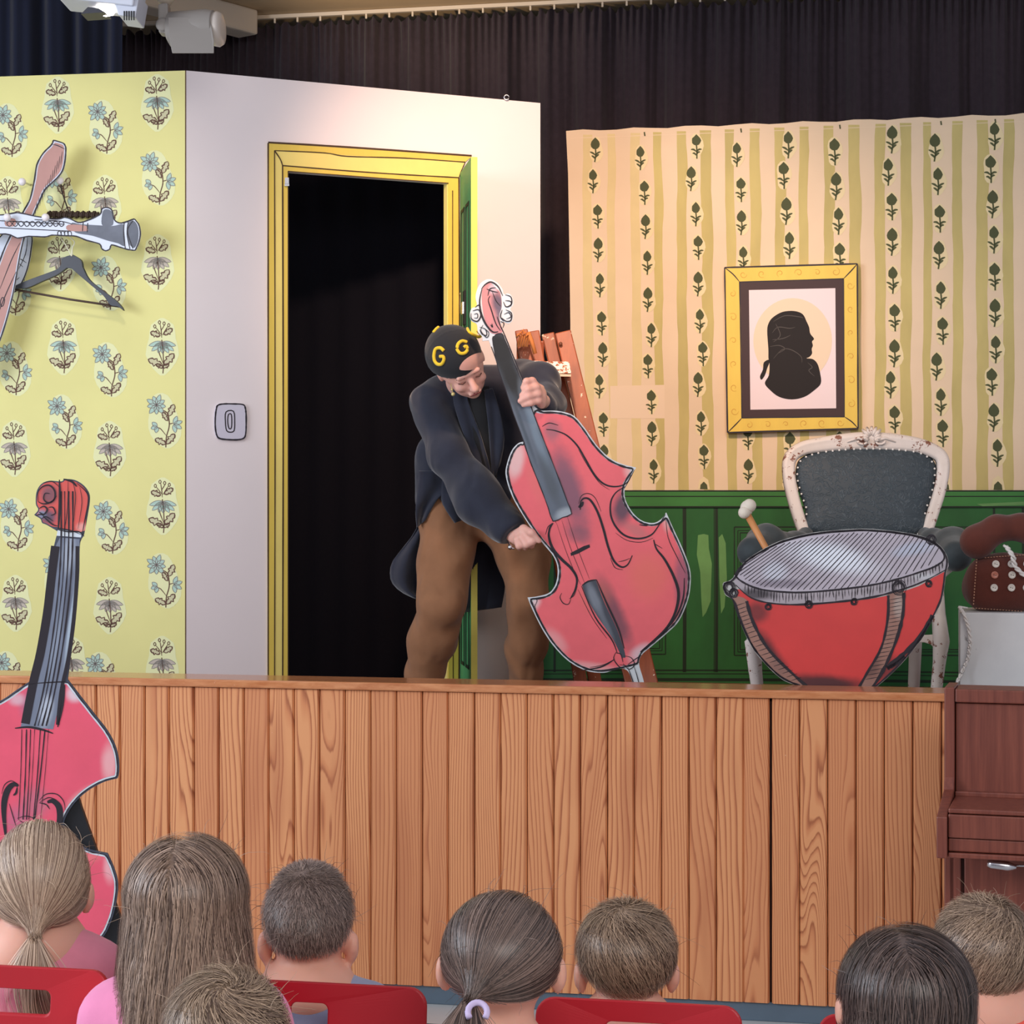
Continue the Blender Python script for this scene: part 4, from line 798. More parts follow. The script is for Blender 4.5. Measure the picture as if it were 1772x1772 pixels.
rm2 = paint_mat('bass_pink_paint', (232, 88, 112), [(60, 1215, 32, 40, 30, (150, 110, 140), .85), (130, 1200, 22, 22, 0, (226, 206, 214), .9), (30, 1210, 20, 16, 0, (216, 190, 200), .7), (190, 1320, 20, 50, 0, (238, 190, 190), .7), (140, 1380, 40, 16, -40, (238, 160, 160), .6), (60, 1390, 36, 40, 0, (190, 110, 130), .7), (190, 1500, 16, 40, 0, (240, 190, 194), .7), (150, 1480, 40, 20, 0, (238, 130, 130), .6), (30, 1420, 30, 40, 0, (180, 110, 140), .6), (120, 1280, 60, 60, 0, (236, 92, 110), .3)], plE)
g = G(); fillp(g, plE, inset(bol, 6.5), .0012); g.done('red_body', rm2, t_fb, uv=True)
sm2 = paint_mat('scroll_red_paint', (222, 92, 84), [(84, 856, 22, 26, 0, (136, 84, 92), 1), (84, 895, 22, 20, 0, (96, 80, 100), .95), (72, 890, 12, 12, 0, (120, 150, 176), .8), (142, 912, 14, 12, 0, (240, 180, 170), .7)], plE)
g = G(); fillp(g, plE, inset(cr(sc_[1:-2]+[(98, 914)], True, 4), 2.2), .0006); g.done('scroll', sm2, t_fb, uv=True)
fbm = paint_mat('bass_fingerboard_paint', (116, 124, 142), [(120, 960, 14, 50, 5, (170, 178, 192), .9), (118, 1040, 8, 90, 6, (84, 88, 104), .8), (96, 1120, 10, 80, 10, (140, 150, 168), .8), (80, 1230, 16, 40, 10, (190, 198, 212), .9), (122, 1080, 5, 100, 8, (176, 192, 206), .8)], plE)
FB2 = cr([(104, 930, 'k'), (138, 933, 'k'), (136, 1000), (130, 1075), (121, 1137), (110, 1190), (92, 1262, 'k'), (36, 1257, 'k'), (52, 1190), (64, 1150), (78, 1090), (88, 1020), (92, 960)], True, 4)
g = G(); fillp(g, plE, FB2, .0018); g.done('fingerboard', fbm, t_fb, uv=True)
g = G(); C = .0024
def se(pts, w, **k): stroke(g, plE, pts, w, C, **k)
se([(96, 945), (89, 1000), (82, 1060), (70, 1130), (58, 1180), (44, 1252)], 15, taper=False)
se([(134, 945), (133, 1000), (127, 1075), (118, 1140), (106, 1196), (100, 1254)], 6, taper=False); se([(112, 1185), (108, 1220), (100, 1258)], 5)
for x in (106, 112, 119, 126): se([(x, 850 if x > 104 else 900), (x, 930), (x-4, 1010), (x-16, 1110), (x-32, 1200), (x-46, 1256)], random.uniform(1.6, 3.0), rough=.3, taper=False)
for a, b, c in ((38, 32, 1.2), (46, 40, 2.0), (53, 46, 1.6), (60, 50, 1.0), (70, 58, 1.6), (78, 60, 2.0), (84, 70, .8)): se([(a, 1262), ((a+b)/2+1, 1340), (b, 1418)], c, taper=False, rough=.3)
se([(26, 1260), (50, 1258), (75, 1263), (92, 1269)], 4)
for pts, w in (([(32, 1360), (24, 1357), (14, 1366), (8, 1385), (7, 1410), (10, 1445)], 11), ([(3, 1374), (8, 1358), (20, 1351), (32, 1358)], 1.6), ([(30, 1362), (28, 1372), (23, 1376)], 4), ([(16, 1390), (22, 1410), (28, 1430)], 1.6),
               ([(82, 1388), (92, 1386), (102, 1396), (104, 1415), (100, 1432), (94, 1450)], 11), ([(68, 1385), (80, 1374), (98, 1374), (110, 1386), (113, 1402)], 1.8), ([(69, 1388), (84, 1380), (98, 1384)], 1.6), ([(68, 1389), (80, 1392), (86, 1400)], 2.2), ([(30, 1416), (46, 1412), (62, 1418), (60, 1426), (42, 1424), (32, 1418)], 1.8),
               ([(103, 830), (104, 870), (101, 915)], 5), ([(118, 832), (117, 880), (112, 915)], 1.4), ([(126, 834), (131, 860), (126, 914)], 1.2), ([(138, 842), (142, 870), (135, 915)], 1.2), ([(98, 916), (118, 920), (136, 920), (146, 928)], 2.4), ([(100, 914), (120, 917), (143, 926)], 1.4),
               ([(66, 868), (66, 852), (74, 842), (86, 840), (95, 850), (94, 864), (84, 870), (76, 864), (78, 854), (86, 854)], 3), ([(66, 868), (76, 872), (90, 868), (98, 858)], 2.4), ([(75, 836), (90, 833), (102, 842)], 1.6), ([(68, 880), (76, 876), (82, 882), (76, 890), (68, 886)], 3), ([(84, 878), (92, 878), (96, 888), (88, 892)], 2.4), ([(74, 892), (82, 900), (92, 908), (100, 910)], 2.4), ([(72, 898), (80, 894), (92, 902)], 2), ([(62, 892), (70, 890), (76, 892)], 2), ([(110, 829), (124, 833), (133, 842)], 4), ([(133, 836), (150, 852), (153, 868), (147, 900), (142, 926)], 2.4)): se(pts, w)
se(inset(bol, 3)[::3], 1.6, closed=True, n=3, rough=.4)
g.done('ink_lines', M['ink'], t_fb)
g = G(); bk = plE.n*-.03
g.prism([plE.px(x, y, -.014) for x, y in ((20, 1250), (95, 1250), (140, 1400), (218, 1620), (250, 1860), (200, 1860), (150, 1700), (60, 1700), (-10, 1700), (-40, 1860), (-90, 1860), (-20, 1500))], bk); sb = g.done('back_stand', mat('black_stand', (24, 25, 30), .6), t_fb)
g = G()
for x in (-65, 225): 
    q = plE.px(x, 1860, -.03); q.z = 0; g.prism([q+Vector((-.03, 0, 0)), q+Vector((.03, 0, 0)), q+Vector((.03, .22, 0)), q+Vector((-.03, .22, 0))], (0, 0, .03))
    p_ = plE.px(x, 1860, -.03); g.prism([q+Vector((-.02, 0, 0)), q+Vector((.02, 0, 0)), q+Vector((.02, .03, 0)), q+Vector((-.02, .03, 0))], (0, 0, max(.03, p_.z+.02)))
g.done('stand_feet', M['black'], t_fb)
# ------------------------------------------------------------------ kettledrum cut-out and mallet
plT = Plane((0, 6.08, 0), (-.10, -1, 0))
t_k = thing('kettledrum_cutout', 'flat painted red kettledrum cut-out leaning before the white armchair', 'cutout', (plT.px(1450, 1265).x, plT.px(1450, 1265).y, FT))
rim = [(1271, 997), (1285, 976), (1300, 963), (1345, 938), (1395, 924), (1440, 918), (1500, 915), (1563, 921), (1600, 929), (1622, 940), (1636, 956), (1641, 972)]
ol = cr(rim+[(1637, 994), (1632, 1030), (1622, 1056), (1594, 1106), (1559, 1150), (1519, 1187), (1490, 1205), (1450, 1212), (1410, 1204), (1382, 1188), (1354, 1176), (1326, 1151), (1301, 1120), (1282, 1080), (1268, 1040), (1255, 1029), (1251, 1010), (1262, 1005)], True, 5)
g = G(); board(g, plT, ol, .010, 0); g.done('cutout_board', mat('cream_cutout_edge', (190, 190, 186), .6), t_k)
bodyp = cr([(1276, 1020), (1310, 1040), (1380, 1046), (1450, 1042), (1520, 1034), (1590, 1014), (1634, 990), (1628, 1035), (1612, 1070), (1590, 1108), (1556, 1148), (1515, 1186), (1488, 1202), (1450, 1208), (1412, 1200), (1382, 1185), (1356, 1172), (1330, 1150), (1305, 1118), (1288, 1080)], True, 4)
km = paint_mat('drum_red_paint', (208, 58, 56), [(1330, 1130, 24, 80, -36, (70, 28, 34), .95), (1430, 1182, 110, 20, 4, (60, 26, 32), .95), (1310, 1060, 26, 26, 0, (90, 36, 40), .8), (1480, 1060, 60, 30, 0, (220, 66, 60), .4), (1535, 1160, 40, 30, -40, (96, 34, 40), .8)], plT)
g = G(); fillp(g, plT, bodyp, .0006); g.done('red_bowl', km, t_k, uv=True)
skin = cr([(1273, 994), (1286, 977), (1300, 965), (1345, 941), (1395, 927), (1440, 921), (1500, 918), (1563, 924), (1600, 933), (1625, 947), (1634, 966), (1618, 980), (1594, 989), (1560, 1000), (1520, 1010), (1469, 1018), (1391, 1025), (1340, 1023), (1310, 1018), (1285, 1007)], True, 4)
skm = paint_mat('drum_skin_paint', (184, 176, 186), [(1440, 965, 110, 34, 14, (232, 238, 248), 1), (1340, 990, 30, 26, 20, (206, 210, 222), .8), (1580, 950, 50, 16, -10, (186, 194, 212), .8), (1350, 1010, 70, 12, 0, (120, 110, 124), .7)], plT)
band = cr([(1271, 995), (1285, 1007), (1310, 1018), (1340, 1023), (1391, 1025), (1469, 1018), (1520, 1010), (1560, 1000), (1594, 989), (1618, 980), (1636, 966), (1639, 985), (1600, 1006), (1563, 1019), (1500, 1035), (1407, 1045), (1345, 1045), (1301, 1035), (1273, 1012)], True, 4)
g = G(); fillp(g, plT, band, .0012); g.done('rim_band', paint_mat('rim_band_paint', (168, 160, 166), [(1310, 1028, 50, 14, 0, (62, 56, 62), .9), (1600, 998, 30, 10, 0, (206, 210, 214), .6)], plT), t_k, uv=True)
g = G(); fillp(g, plT, skin, .0018); g.done('drum_skin', skm, t_k, uv=True)
g = G(); BR = paint_mat('strut_brown_paint', (152, 112, 98), [(1555, 1050, 12, 30, 0, (176, 160, 150), .8), (1500, 1150, 30, 40, -25, (92, 62, 58), .8), (1350, 1150, 30, 30, -40, (120, 90, 84), .6)], plT)
for sp in ([(1268, 1036), (1292, 1038), (1303, 1075), (1330, 1122), (1376, 1168), (1404, 1192), (1384, 1188), (1345, 1166), (1308, 1126), (1284, 1080)], [(1537, 1028), (1564, 1024), (1562, 1065), (1550, 1110), (1528, 1160), (1508, 1194), (1480, 1202), (1500, 1165), (1525, 1120), (1536, 1070)]): fillp(g, plT, cr(sp, True, 4), .0014)
g.done('struts', BR, t_k, uv=True)
g = G(); C = .0023
def sq(pts, w, **k): stroke(g, plT, pts, w, C, **k)
sq(inset(ol, 2.2)[::3], 3.2, closed=True, n=3, rough=.25); sq(skin[::2], 3, closed=True, n=2, rough=.2); sq([(1273, 1012), (1301, 1035), (1345, 1045), (1407, 1045), (1500, 1035), (1563, 1019), (1600, 1005), (1638, 985)], 3.2, rough=.3)
def inskin(x): return x
cx_, cy_ = 1453, 971; 
for k in range(40):
    # hatch lines across the skin, clipped to the ellipse
    x0 = 1262+k*10.2; ang = math.radians(-(33+k*.75)); dx, dy = math.cos(ang), math.sin(ang); pts = []
    for s_ in np.linspace(-260, 260, 105):
        x, y = x0+dx*s_, 972-(x0-1453)*.09+dy*s_; X, Y = (x-cx_), (y-cy_)+(x-cx_)*.10
        if (X/178)**2+(Y/49)**2 < .97: pts.append((x, y))
    if len(pts) > 3: sq([pts[0], pts[len(pts)//2], pts[-1]], 1.35, taper=False, n=3, rough=.25)
rr = random.Random(4)
for k in range(64):
    x = 1290+k*5.4; y0 = np.interp(x, [1285, 1340, 1391, 1469, 1520, 1594, 1636], [1008, 1023, 1025, 1018, 1010, 989, 967])+1; y1 = np.interp(x, [1285, 1345, 1407, 1500, 1563, 1638], [1027, 1045, 1045, 1035, 1019, 986])-1
    if x < 1634: sq([(x+rr.uniform(-1, 1), y0), (x+rr.uniform(-1.5, 1.5), y0+(y1-y0)*rr.uniform(.6, 1))], rr.uniform(1, 2.2), n=2)
for cx0, cy0, r_ in ((1556, 1017, 13), (1262, 1017, 11), (1270, 1026, 8), (1330, 1050, 5.5), (1400, 1046, 7), (1478, 1041, 6), (1607, 1010, 6), (1612, 934, 9)):
    for j in range(4): sq([(cx0+r_*(1-.2*j)*math.cos(a_*1.05+j)+rr.uniform(-1, 1), cy0+r_*(1-.15*j)*math.sin(a_*1.05+j)) for a_ in range(7)], 1.9, n=3)
for e0, e1 in (([(1292, 1040), (1303, 1076), (1330, 1124), (1376, 1170), (1404, 1194)], 5), ([(1268, 1038), (1284, 1082), (1308, 1126), (1345, 1166), (1384, 1188)], 2.2), ([(1537, 1030), (1536, 1070), (1525, 1120), (1500, 1165), (1480, 1200)], 4), ([(1564, 1026), (1562, 1065), (1550, 1110), (1528, 1160), (1508, 1192)], 5.5), ([(1614, 1065), (1590, 1105), (1560, 1135), (1535, 1156)], 8), ([(1535, 1156), (1548, 1150), (1566, 1136)], 6)): sq(e0, e1, taper=False, rough=.3)
for k in range(20):
    f_ = k/20; x, y = np.interp(f_, [0, .3, .6, 1], [1280, 1296, 1326, 1385]), np.interp(f_, [0, .3, .6, 1], [1045, 1085, 1130, 1180]); sq([(x-9, y+4), (x+9, y-2)], 1.1, n=2)
    x, y = np.interp(f_, [0, .3, .6, 1], [1550, 1548, 1533, 1505]), np.interp(f_, [0, .3, .6, 1], [1035, 1075, 1120, 1180]); sq([(x-11, y+3), (x+11, y-1)], 1.1, n=2)
g.done('ink_lines', M['ink'], t_k)
g = G(); q = plT.px(1450, 1100, -.012); g.prism([Vector((q.x-.05, q.y, 1.12)), Vector((q.x+.05, q.y, 1.12)), Vector((q.x+.07, q.y, FT)), Vector((q.x-.07, q.y, FT))], (0, .02, 0)); g.prism([Vector((q.x-.1, q.y-.05, FT)), Vector((q.x+.1, q.y-.05, FT)), Vector((q.x+.1, q.y+.25, FT)), Vector((q.x-.1, q.y+.25, FT))], (0, 0, .02)); g.done('prop_stand', M['black'], t_k)
t = thing('drum_mallet', 'wooden drum mallet with fluffy white head leaning behind the kettledrum', 'mallet', P(1345, 1010, 6.17))
g = G(); g.tube([P(1293, 890, 6.22), P(1325, 948, 6.2), P(1350, 1010, 6.17), P(1362, 1040, 6.15)], [.011, .010, .012, .012], 10); g.done('handle', mat('mallet_wood', (206, 142, 88), .45, var=.1, vscale=20), t, smooth=True)
g = G(); g.ball(P(1297, 875, 6.22), (.021, .02, .021), 14, 10); g.ball(P(1288, 887, 6.215), (.019, .02, .019), 14, 10); g.ball(P(1292, 880, 6.225), (.02, .021, .025), 14, 10); g.done('felt_head', mat('white_felt', (222, 212, 196), .95, bump=.6, bscale=260), t, smooth=True)
# ------------------------------------------------------------------ white armchair behind the kettledrum
DC = 6.95
t_c = thing('armchair', 'white chipped-paint carved armchair with dark teal upholstery behind the kettledrum', 'chair', (P(1500, 900, 6.8).x, 6.8, FT))
CWm = wood_mat('chipped_white_paint', (214, 202, 192), (228, 216, 208), (8, 8, 8), .5, ((132, 84, 66), 26, .585))
DT = bpy.data.materials.new('teal_upholstery'); DT.use_nodes = True; T_ = NT(DT)
tc = T_.n('ShaderNodeTexCoord').outputs['Object']; nn = T_.n('ShaderNodeTexNoise', i_Scale=26.0, i_Detail=3.0, i_Distortion=2.2); T_.l(tc, nn.inputs['Vector'])
vv = T_.ramp(nn.outputs[0], [(.44, (0, 0, 0, 1)), (.5, (1, 1, 1, 1)), (.56, (0, 0, 0, 1))]); T_.l(T_.mix(vv, rgb(50, 62, 70), rgb(70, 82, 90)), T_.b.inputs['Base Color']); T_.b.inputs['Roughness'].default_value = .55; T_.bump(vv, .6, .002)
VEL = mat('teal_velvet', (48, 58, 62), .7, var=.25, vscale=14, sheen=.25)
def lean(x, y, c=0):                       # the back leans away a little towards the top
    q = P(x, y, DC); q.y += (q.z-1.3)*.22-c; return P(x, y, q.y)
Z8 = lambda p: [(1220+q[0]/3.21, 720+q[1]/3.21) for q in p]
mid = cr([(1394, 930), (1380, 890), (1368, 845), (1364, 808), (1370, 788), (1390, 775), (1420, 769), (1460, 764), (1500, 762), (1545, 764), (1585, 769), (1612, 778), (1629, 790), (1633, 810), (1627, 848), (1615, 888), (1601, 930)], n=5)
g = G(); pts = [lean(x, y) for x, y in mid]; K = len(pts)
prof = [(-.026, .012), (-.024, -.010), (-.014, -.020), (-.004, -.014), (.006, -.020), (.016, -.016), (.021, -.006), (.022, .012)]
vs = []
for i, p in enumerate(pts):
    d = (pts[min(i+1, K-1)]-pts[max(i-1, 0)]).normalized(); sd = d.cross(Vector((0, -1, 0))).normalized(); w = 1.0+.25*math.exp(-((i/K-.5)/.1)**2)-.12*math.cos(i/K*2*math.pi)
    vs += [p+sd*(-a*w)+Vector((0, b, 0)) for a, b in prof]
n = len(prof); g.add(vs, [(i*n+k, i*n+(k+1) % n, (i+1)*n+(k+1) % n, (i+1)*n+k) for i in range(K-1) for k in range(n)]+[tuple(range(n-1, -1, -1)), tuple(range((K-1)*n, K*n))])
bf = g.done('back_frame', CWm, t_c, smooth=True)
g = G()
for k in range(9):
    a = math.radians(-78+k*19.5); cx, cy = 1508, 761; r = 24 if abs(k-4) < 3 else 20
    g.tube([lean(cx+4*math.sin(a), cy-4*math.cos(a), .016), lean(cx+r*.6*math.sin(a), cy-r*.6*math.cos(a), .028), lean(cx+r*math.sin(a), cy-r*.92*math.cos(a), .012)], [.003, .008, .005], 8)
for sg in (-1, 1):
    g.tube([lean(1508+sg*(14+10*math.cos(q)*(1-q/9)), 763+7*math.sin(q)*(1-q/9), .022) for q in np.linspace(0, 6, 12)], .0045, 6)
    g.tube([lean(1508+sg*6, 762, .024), lean(1508+sg*24, 758, .02), lean(1508+sg*42, 765, .016)], [.007, .006, .002], 7)
g.done('shell_carving', CWm, bf, smooth=True)
inner = cr([(1407, 925), (1395, 882), (1381, 838), (1379.5, 811), (1388, 794), (1413, 784), (1456, 778), (1500, 776), (1545, 777), (1587, 782), (1609, 793), (1618.5, 813), (1615, 845), (1602, 885), (1589, 925)], True, 4)
g = G(); cc = np.array([1499, 860]); rings = []
for s_, c_ in ((1.02, -.015), (1.0, .002), (.93, .014), (.8, .022), (.55, .028), (.25, .030)): rings.append([lean(*(cc+(np.array(p)-cc)*s_), c_) for p in inner])
n = len(inner)
for r_ in rings: g.v += [tuple(p) for p in r_]
g.v.append(tuple(lean(cc[0], cc[1], .031)))
g.f = [(i*n+k, (i+1)*n+k, (i+1)*n+(k+1) % n, i*n+(k+1) % n) for i in range(len(rings)-1) for k in range(n)]+[((len(rings)-1)*n+k, len(g.v)-1, (len(rings)-1)*n+(k+1) % n) for k in range(n)]
g.done('back_cushion', DT, t_c, smooth=True)
g = G(); L = inset(inner, 1.0); acc = 0; last = np.array(L[0])
for p in cr([q for q in L], True, 3):
    q = np.array(p); acc += np.hypot(*(q-last)); last = q
    if acc > 11: acc = 0; g.ball(lean(q[0], q[1], .008), .0042, 6, 4)
g.done('nail_trim', mat('pearl_nails', (230, 226, 220), .25, .3), t_c, smooth=True, kind='stuff')
xl, xr = P(1394, 930, DC), P(1601, 930, DC)
def sx(x, D): return (x-CX)/F*D
zs = FT+.40
g = G(); y0, y1 = 6.42, 6.92
seat = [Vector((sx(1312, y0), y0, zs)), Vector((sx(1618, y0), y0, zs)), Vector((xr.x, y1, zs)), Vector((xl.x, y1, zs))]
g.prism([v-Vector((0, 0, .05)) for v in seat], (0, 0, .05)); g.done('seat_rail', CWm, t_c, bevel=.008)
v, q = snets([('e', ((seat[0].x+seat[1].x)/2, 6.67, zs+.03), (.275, .25, .075))], .012, .02); put('seat_cushion', v, q, DT, t_c, smooth=True)
for sg, xs in ((-1, ((1394, 925, 6.92), (1378, 945, 6.80), (1325, 940, 6.60), (1302, 955, 6.47))), (1, ((1601, 925, 6.92), (1616, 940, 6.80), (1648, 945, 6.62), (1655, 962, 6.47)))):
    pr = [P(x, y, d) for x, y, d in xs]
    body('armrest', [('c', pr[0], pr[1], .026, .038), ('c', pr[1], pr[2], .040, .052), ('c', pr[2], pr[3], .054, .050)], VEL, t_c, .009, .05, folds(5, .0025, (60, 14, 60)))
    g = G(); a = pr[3]; b = Vector((seat[0 if sg < 0 else 1].x, y0+.03, zs))
    g.tube([a+Vector((0, .02, -.02)), a*.5+b*.5+Vector((-sg*.012, .02, 0)), b], [.018, .015, .020], 10); g.done('arm_support', CWm, t_c, smooth=True)
for nm, pts, rr in (('leg', [P(1308, 1085, 6.44), P(1303, 1110, 6.42), P(1307, 1160, 6.44), Vector((sx(1316, 6.46), 6.46, FT+.03)), Vector((sx(1318, 6.46), 6.46, FT))], [.026, .027, .022, .017, .020]),
                    ('leg', [P(1622, 1000, 6.46), P(1624, 1060, 6.45), P(1629, 1110, 6.42), P(1625, 1150, 6.44), Vector((sx(1616, 6.46), 6.46, FT+.03)), Vector((sx(1614, 6.46), 6.46, FT))], [.018, .022, .027, .021, .017, .020]),
                    ('leg', [xl+Vector((0, .0, 0)), Vector((sx(1410, 6.93), 6.93, zs)), Vector((sx(1404, 7.0), 7.0, FT))], [.022, .024, .017]), ('leg', [xr, Vector((sx(1588, 6.93), 6.93, zs)), Vector((sx(1580, 6.96), 6.96, FT))], [.022, .024, .020])):
    g = G(); g.tube([Vector(p) for p in pts], rr, 10); g.done(nm, CWm, t_c, smooth=True)
g = G(); g.prism([P(1588, 1100, 6.43), P(1624, 1098, 6.43), P(1622, 1125, 6.43), P(1612, 1116, 6.43), P(1600, 1112, 6.43), P(1588, 1112, 6.43)], (0, .02, 0)); g.done('apron_bracket', CWm, t_c, bevel=.003)
# ------------------------------------------------------------------ paint-splashed step ladder behind the performer
t_l = thing('step_ladder', 'orange-brown wooden step ladder with paint-splashed top tread behind the performer', 'ladder', Vector((sx(1060, 7.1), 7.1, FT)))
LW = wood_mat('orange_ladder_wood', (132, 62, 32), (166, 84, 44), (30, 30, 3), .45, ((236, 214, 190), 34, .64))
LS = wood_mat('splashed_wood', (150, 78, 44), (172, 98, 62), (30, 30, 30), .6, ((240, 226, 214), 60, .44))
def stile(x0, y0, x1, D0, D1, w=.055, d=.028):
    a = P(x0, y0, D0); b = Vector((sx(x1, D1), D1, FT)); g = G()
    # bottom follows the line to the boards
    q = P(x1, 1182, D1); dr = (q-a); s_ = (FT-a.z)/dr.z; b = a+dr*s_
    g.beam(a, b, w, d, up=(0, 1, 0)); return g.done('stile', LW, t_l, bevel=.004), a, b
for x0, x1, D0, D1, y0 in ((902, 1005, 7.18, 6.98, 572), (922, 1030, 7.21, 7.01, 574), (948, 1093, 7.28, 7.05, 578), (974, 1124, 7.22, 6.97, 575)): stile(x0, y0, x1, D0, D1, .046 if x0 < 960 else .058)
for k, (y, x0, x1) in enumerate(((760, 950, 990), (880, 972, 1030), (1000, 990, 1065), (1110, 1010, 1100))):
    g = G(); g.beam(P(x0-25, y, 7.14), P(x1+10, y, 7.14), .02, .07); g.done('rung', LW, t_l, bevel=.003)
g = G(); g.prism([P(916, 624, 7.06), P(985, 626, 7.06), P(989, 646, 7.02), P(945, 646, 7.02), P(928, 636, 7.04)], (0, .16, 0)); g.done('top_tread', LS, t_l, bevel=.003)
g = G(); g.beam(P(944, 649, 7.02), P(988, 650, 7.02), .02, .008); g.done('tread_edge', mat('cream_edge', (224, 200, 172), .6), t_l)
g = G(); g.lathe([(.007, 0), (.007, .004), (.003, .006)], P(970, 595, 7.19), 10, (0, -1, 0)); g.lathe([(.007, 0), (.007, .004), (.003, .006)], P(955, 760, 7.14), 10, (0, -1, 0)); g.done('bolts', mat('rusty_bolt', (110, 62, 40), .5), t_l, smooth=True)
for x0, x1, y0 in ((900, 800, 590), (935, 850, 590)):
    g = G(); g.beam(P(x0, y0, 7.22), P(x0, y0, 7.22)+Vector((0, .16, -(P(0, y0, 7.22).z-FT))), .04, .025, up=(1, 0, 0)); g.done('rear_stile', LW, t_l, bevel=.003)
g = G()
for k in range(5): g.tube([P(894+k*4, 578+abs(k-2)*3, 7.10), P(897+k*4, 570+abs(k-2)*4, 7.09), P(900+k*4, 582, 7.10), P(896+k*4, 600, 7.10)], .004, 6)
g.tube([P(914, 575, 7.1), P(920, 590, 7.1), P(926, 612, 7.1)], .008, 6); g.done('rope_loops', mat('ochre_rope', (196, 120, 62), .8), t_l, smooth=True, kind='stuff')
# ------------------------------------------------------------------ upright piano
AB = math.atan(.30)
def Bp(u, v, z, o=None):
    ca, sa = math.cos(AB), math.sin(AB); o = o or PO; return Vector((o.x+u*ca+v*sa, o.y-u*sa+v*ca, z))
PO = Vector((sx(1634, 5.22), 5.22, 0))
PWm = wood_mat('mahogany', (104, 52, 42), (136, 74, 58), (70, 70, 3), .38)
t_p = thing('upright_piano', 'dark red-brown mahogany upright piano at the stage right corner', 'piano', Bp(0, 0, 0))
PZ = 1.52-329/F*5.22; kz1 = 1.52-(1378-860)/F*5.1; W_ = 1.30
def bx(name, u0, u1, v0, v1, z0, z1, parent=t_p, m=PWm, bev=.003):
    g = G(); g.prism([Bp(u0, v0, z0), Bp(u1, v0, z0), Bp(u1, v1, z0), Bp(u0, v1, z0)], (0, 0, z1-z0)); return g.done(name, m, parent, bevel=bev)
def kv(y, D): return 1.52-(y-860)/F*D
zc = kv(1380, 5.2); zb = kv(1487, 4.98)
bx('lid', .028, W_-.028, -.004, .13, PZ-.038, PZ-.004); bx('upper_panel', .028, W_-.028, .012, .03, zc+.0, PZ-.040)
bx('case_back', .028, W_-.028, .03, .22, .03, PZ-.045)
for u in (0, W_-.026): 
    g = G(); z = [(0, PZ), (.14, PZ), (.22, PZ-.03), (.22, 0), (.0, 0), (.0, zb), (-.235, zb), (-.235, kv(1415, 4.98)), (-.02, zc+.02), (0, zc+.05)]
    g.prism([Bp(u, v, q) for v, q in z], Bp(1, 0, 0)*.026-Bp(0, 0, 0)*.026); g.done('side_panel', PWm, t_p, bevel=.003)
zk = kv(1415, 4.98)
g = G(); g.prism([Bp(.028, .01, zc-.008), Bp(W_-.028, .01, zc-.008), Bp(W_-.028, -.222, zk+.008), Bp(.028, -.222, zk+.008)], (0, 0, .012)); g.done('keyboard_lid', PWm, t_p, bevel=.003)
bx('lid_front', .028, W_-.028, -.226, -.205, zk-.052, zk+.006); bx('key_slip', .028, W_-.028, -.220, -.200, zb+.016, zk-.054); bx('key_bed', .028, W_-.028, -.228, .03, zb+.001, zb+.014)
bx('music_ledge', .028, W_-.028, -.012, .012, zc+.002, zc+.016); bx('lower_panel', .05, W_-.05, .005, .028, .06, zb-.002); bx('plinth', .028, W_-.028, -.002, .03, 0, .06)
bx('leg_post', .012, .042, .0, .012, 0, zb); 
g = G(); a = Bp(.14, -.19, zb-.016); g.lathe([(.008, -.02), (.012, -.01), (.012, .03), (.006, .05)], a, 10, (1, -.3, -.1)); g.tube([a+Vector((.045, 0, -.002)), a+Vector((.09, 0, -.004)), a+Vector((.115, 0, -.02)), a+Vector((.125, 0, -.034))], [.003, .003, .003, .005], 7); g.done('lock_lever', M['chrome'], t_p, smooth=True)
g = G(); 
for k in range(2): g.tube([Bp(.58+k*.1, 0, .05), Bp(.58+k*.1, -.10, .045)], .012, 6)
g.done('pedals', mat('brass', (190, 150, 80), .3, 1), t_p)
# ------------------------------------------------------------------ white cube and stuffed telephone
DB = 6.12; ang = Matrix.Rotation(-AL, 3, 'Z')
t_x = thing('display_box', 'white scuffed cube box standing on the stage behind the piano', 'box', Vector((sx(1740, DB+.15), DB+.15, FT)))
x0 = sx(1661, DB); zt_ = kv(1060, DB); wbx = .36
g = G(); U_ = Vector((CA, -SA, 0)); V_ = Vector((SA, CA, 0)); a = Vector((x0, DB, FT)); g.prism([a, a+U_*wbx, a+U_*wbx+V_*.3, a+V_*.3], (0, 0, zt_-FT))
g.done('box_body', wood_mat('white_scuffed_board', (204, 204, 204), (216, 216, 214), (6, 6, 6), .45, ((160, 158, 156), 12, .68)), t_x, bevel=.003)
PB = mat('brown_felt', (92, 42, 30), .9, var=.08, vscale=30, sheen=.2, bump=.5, bscale=500)
DP = 6.2
t_t = thing('stuffed_telephone', 'brown felt telephone with sewn button dial on the white cube box', 'telephone', Vector((sx(1740, DP), DP, zt_)))
pc = P(1745, 1010, DP); 
v, q = snets([('e', (pc.x, pc.y+.03, zt_+.088), (.128, .10, .09)), ('c', (pc.x-.075, pc.y, zt_+.045), (pc.x+.075, pc.y, zt_+.045), .045, .045), ('c', (pc.x-.07, pc.y, zt_+.12), (pc.x+.07, pc.y, zt_+.12), .04, .04), ('c', (pc.x-.07, pc.y+.08, zt_+.06), (pc.x+.07, pc.y+.08, zt_+.06), .05, .05)], .008, .04); v[:, 2] = np.maximum(v[:, 2], zt_+.001); bd_ = put('phone_body', v, q, PB, t_t, smooth=True)
hs_ = P(1690, 940, DP)
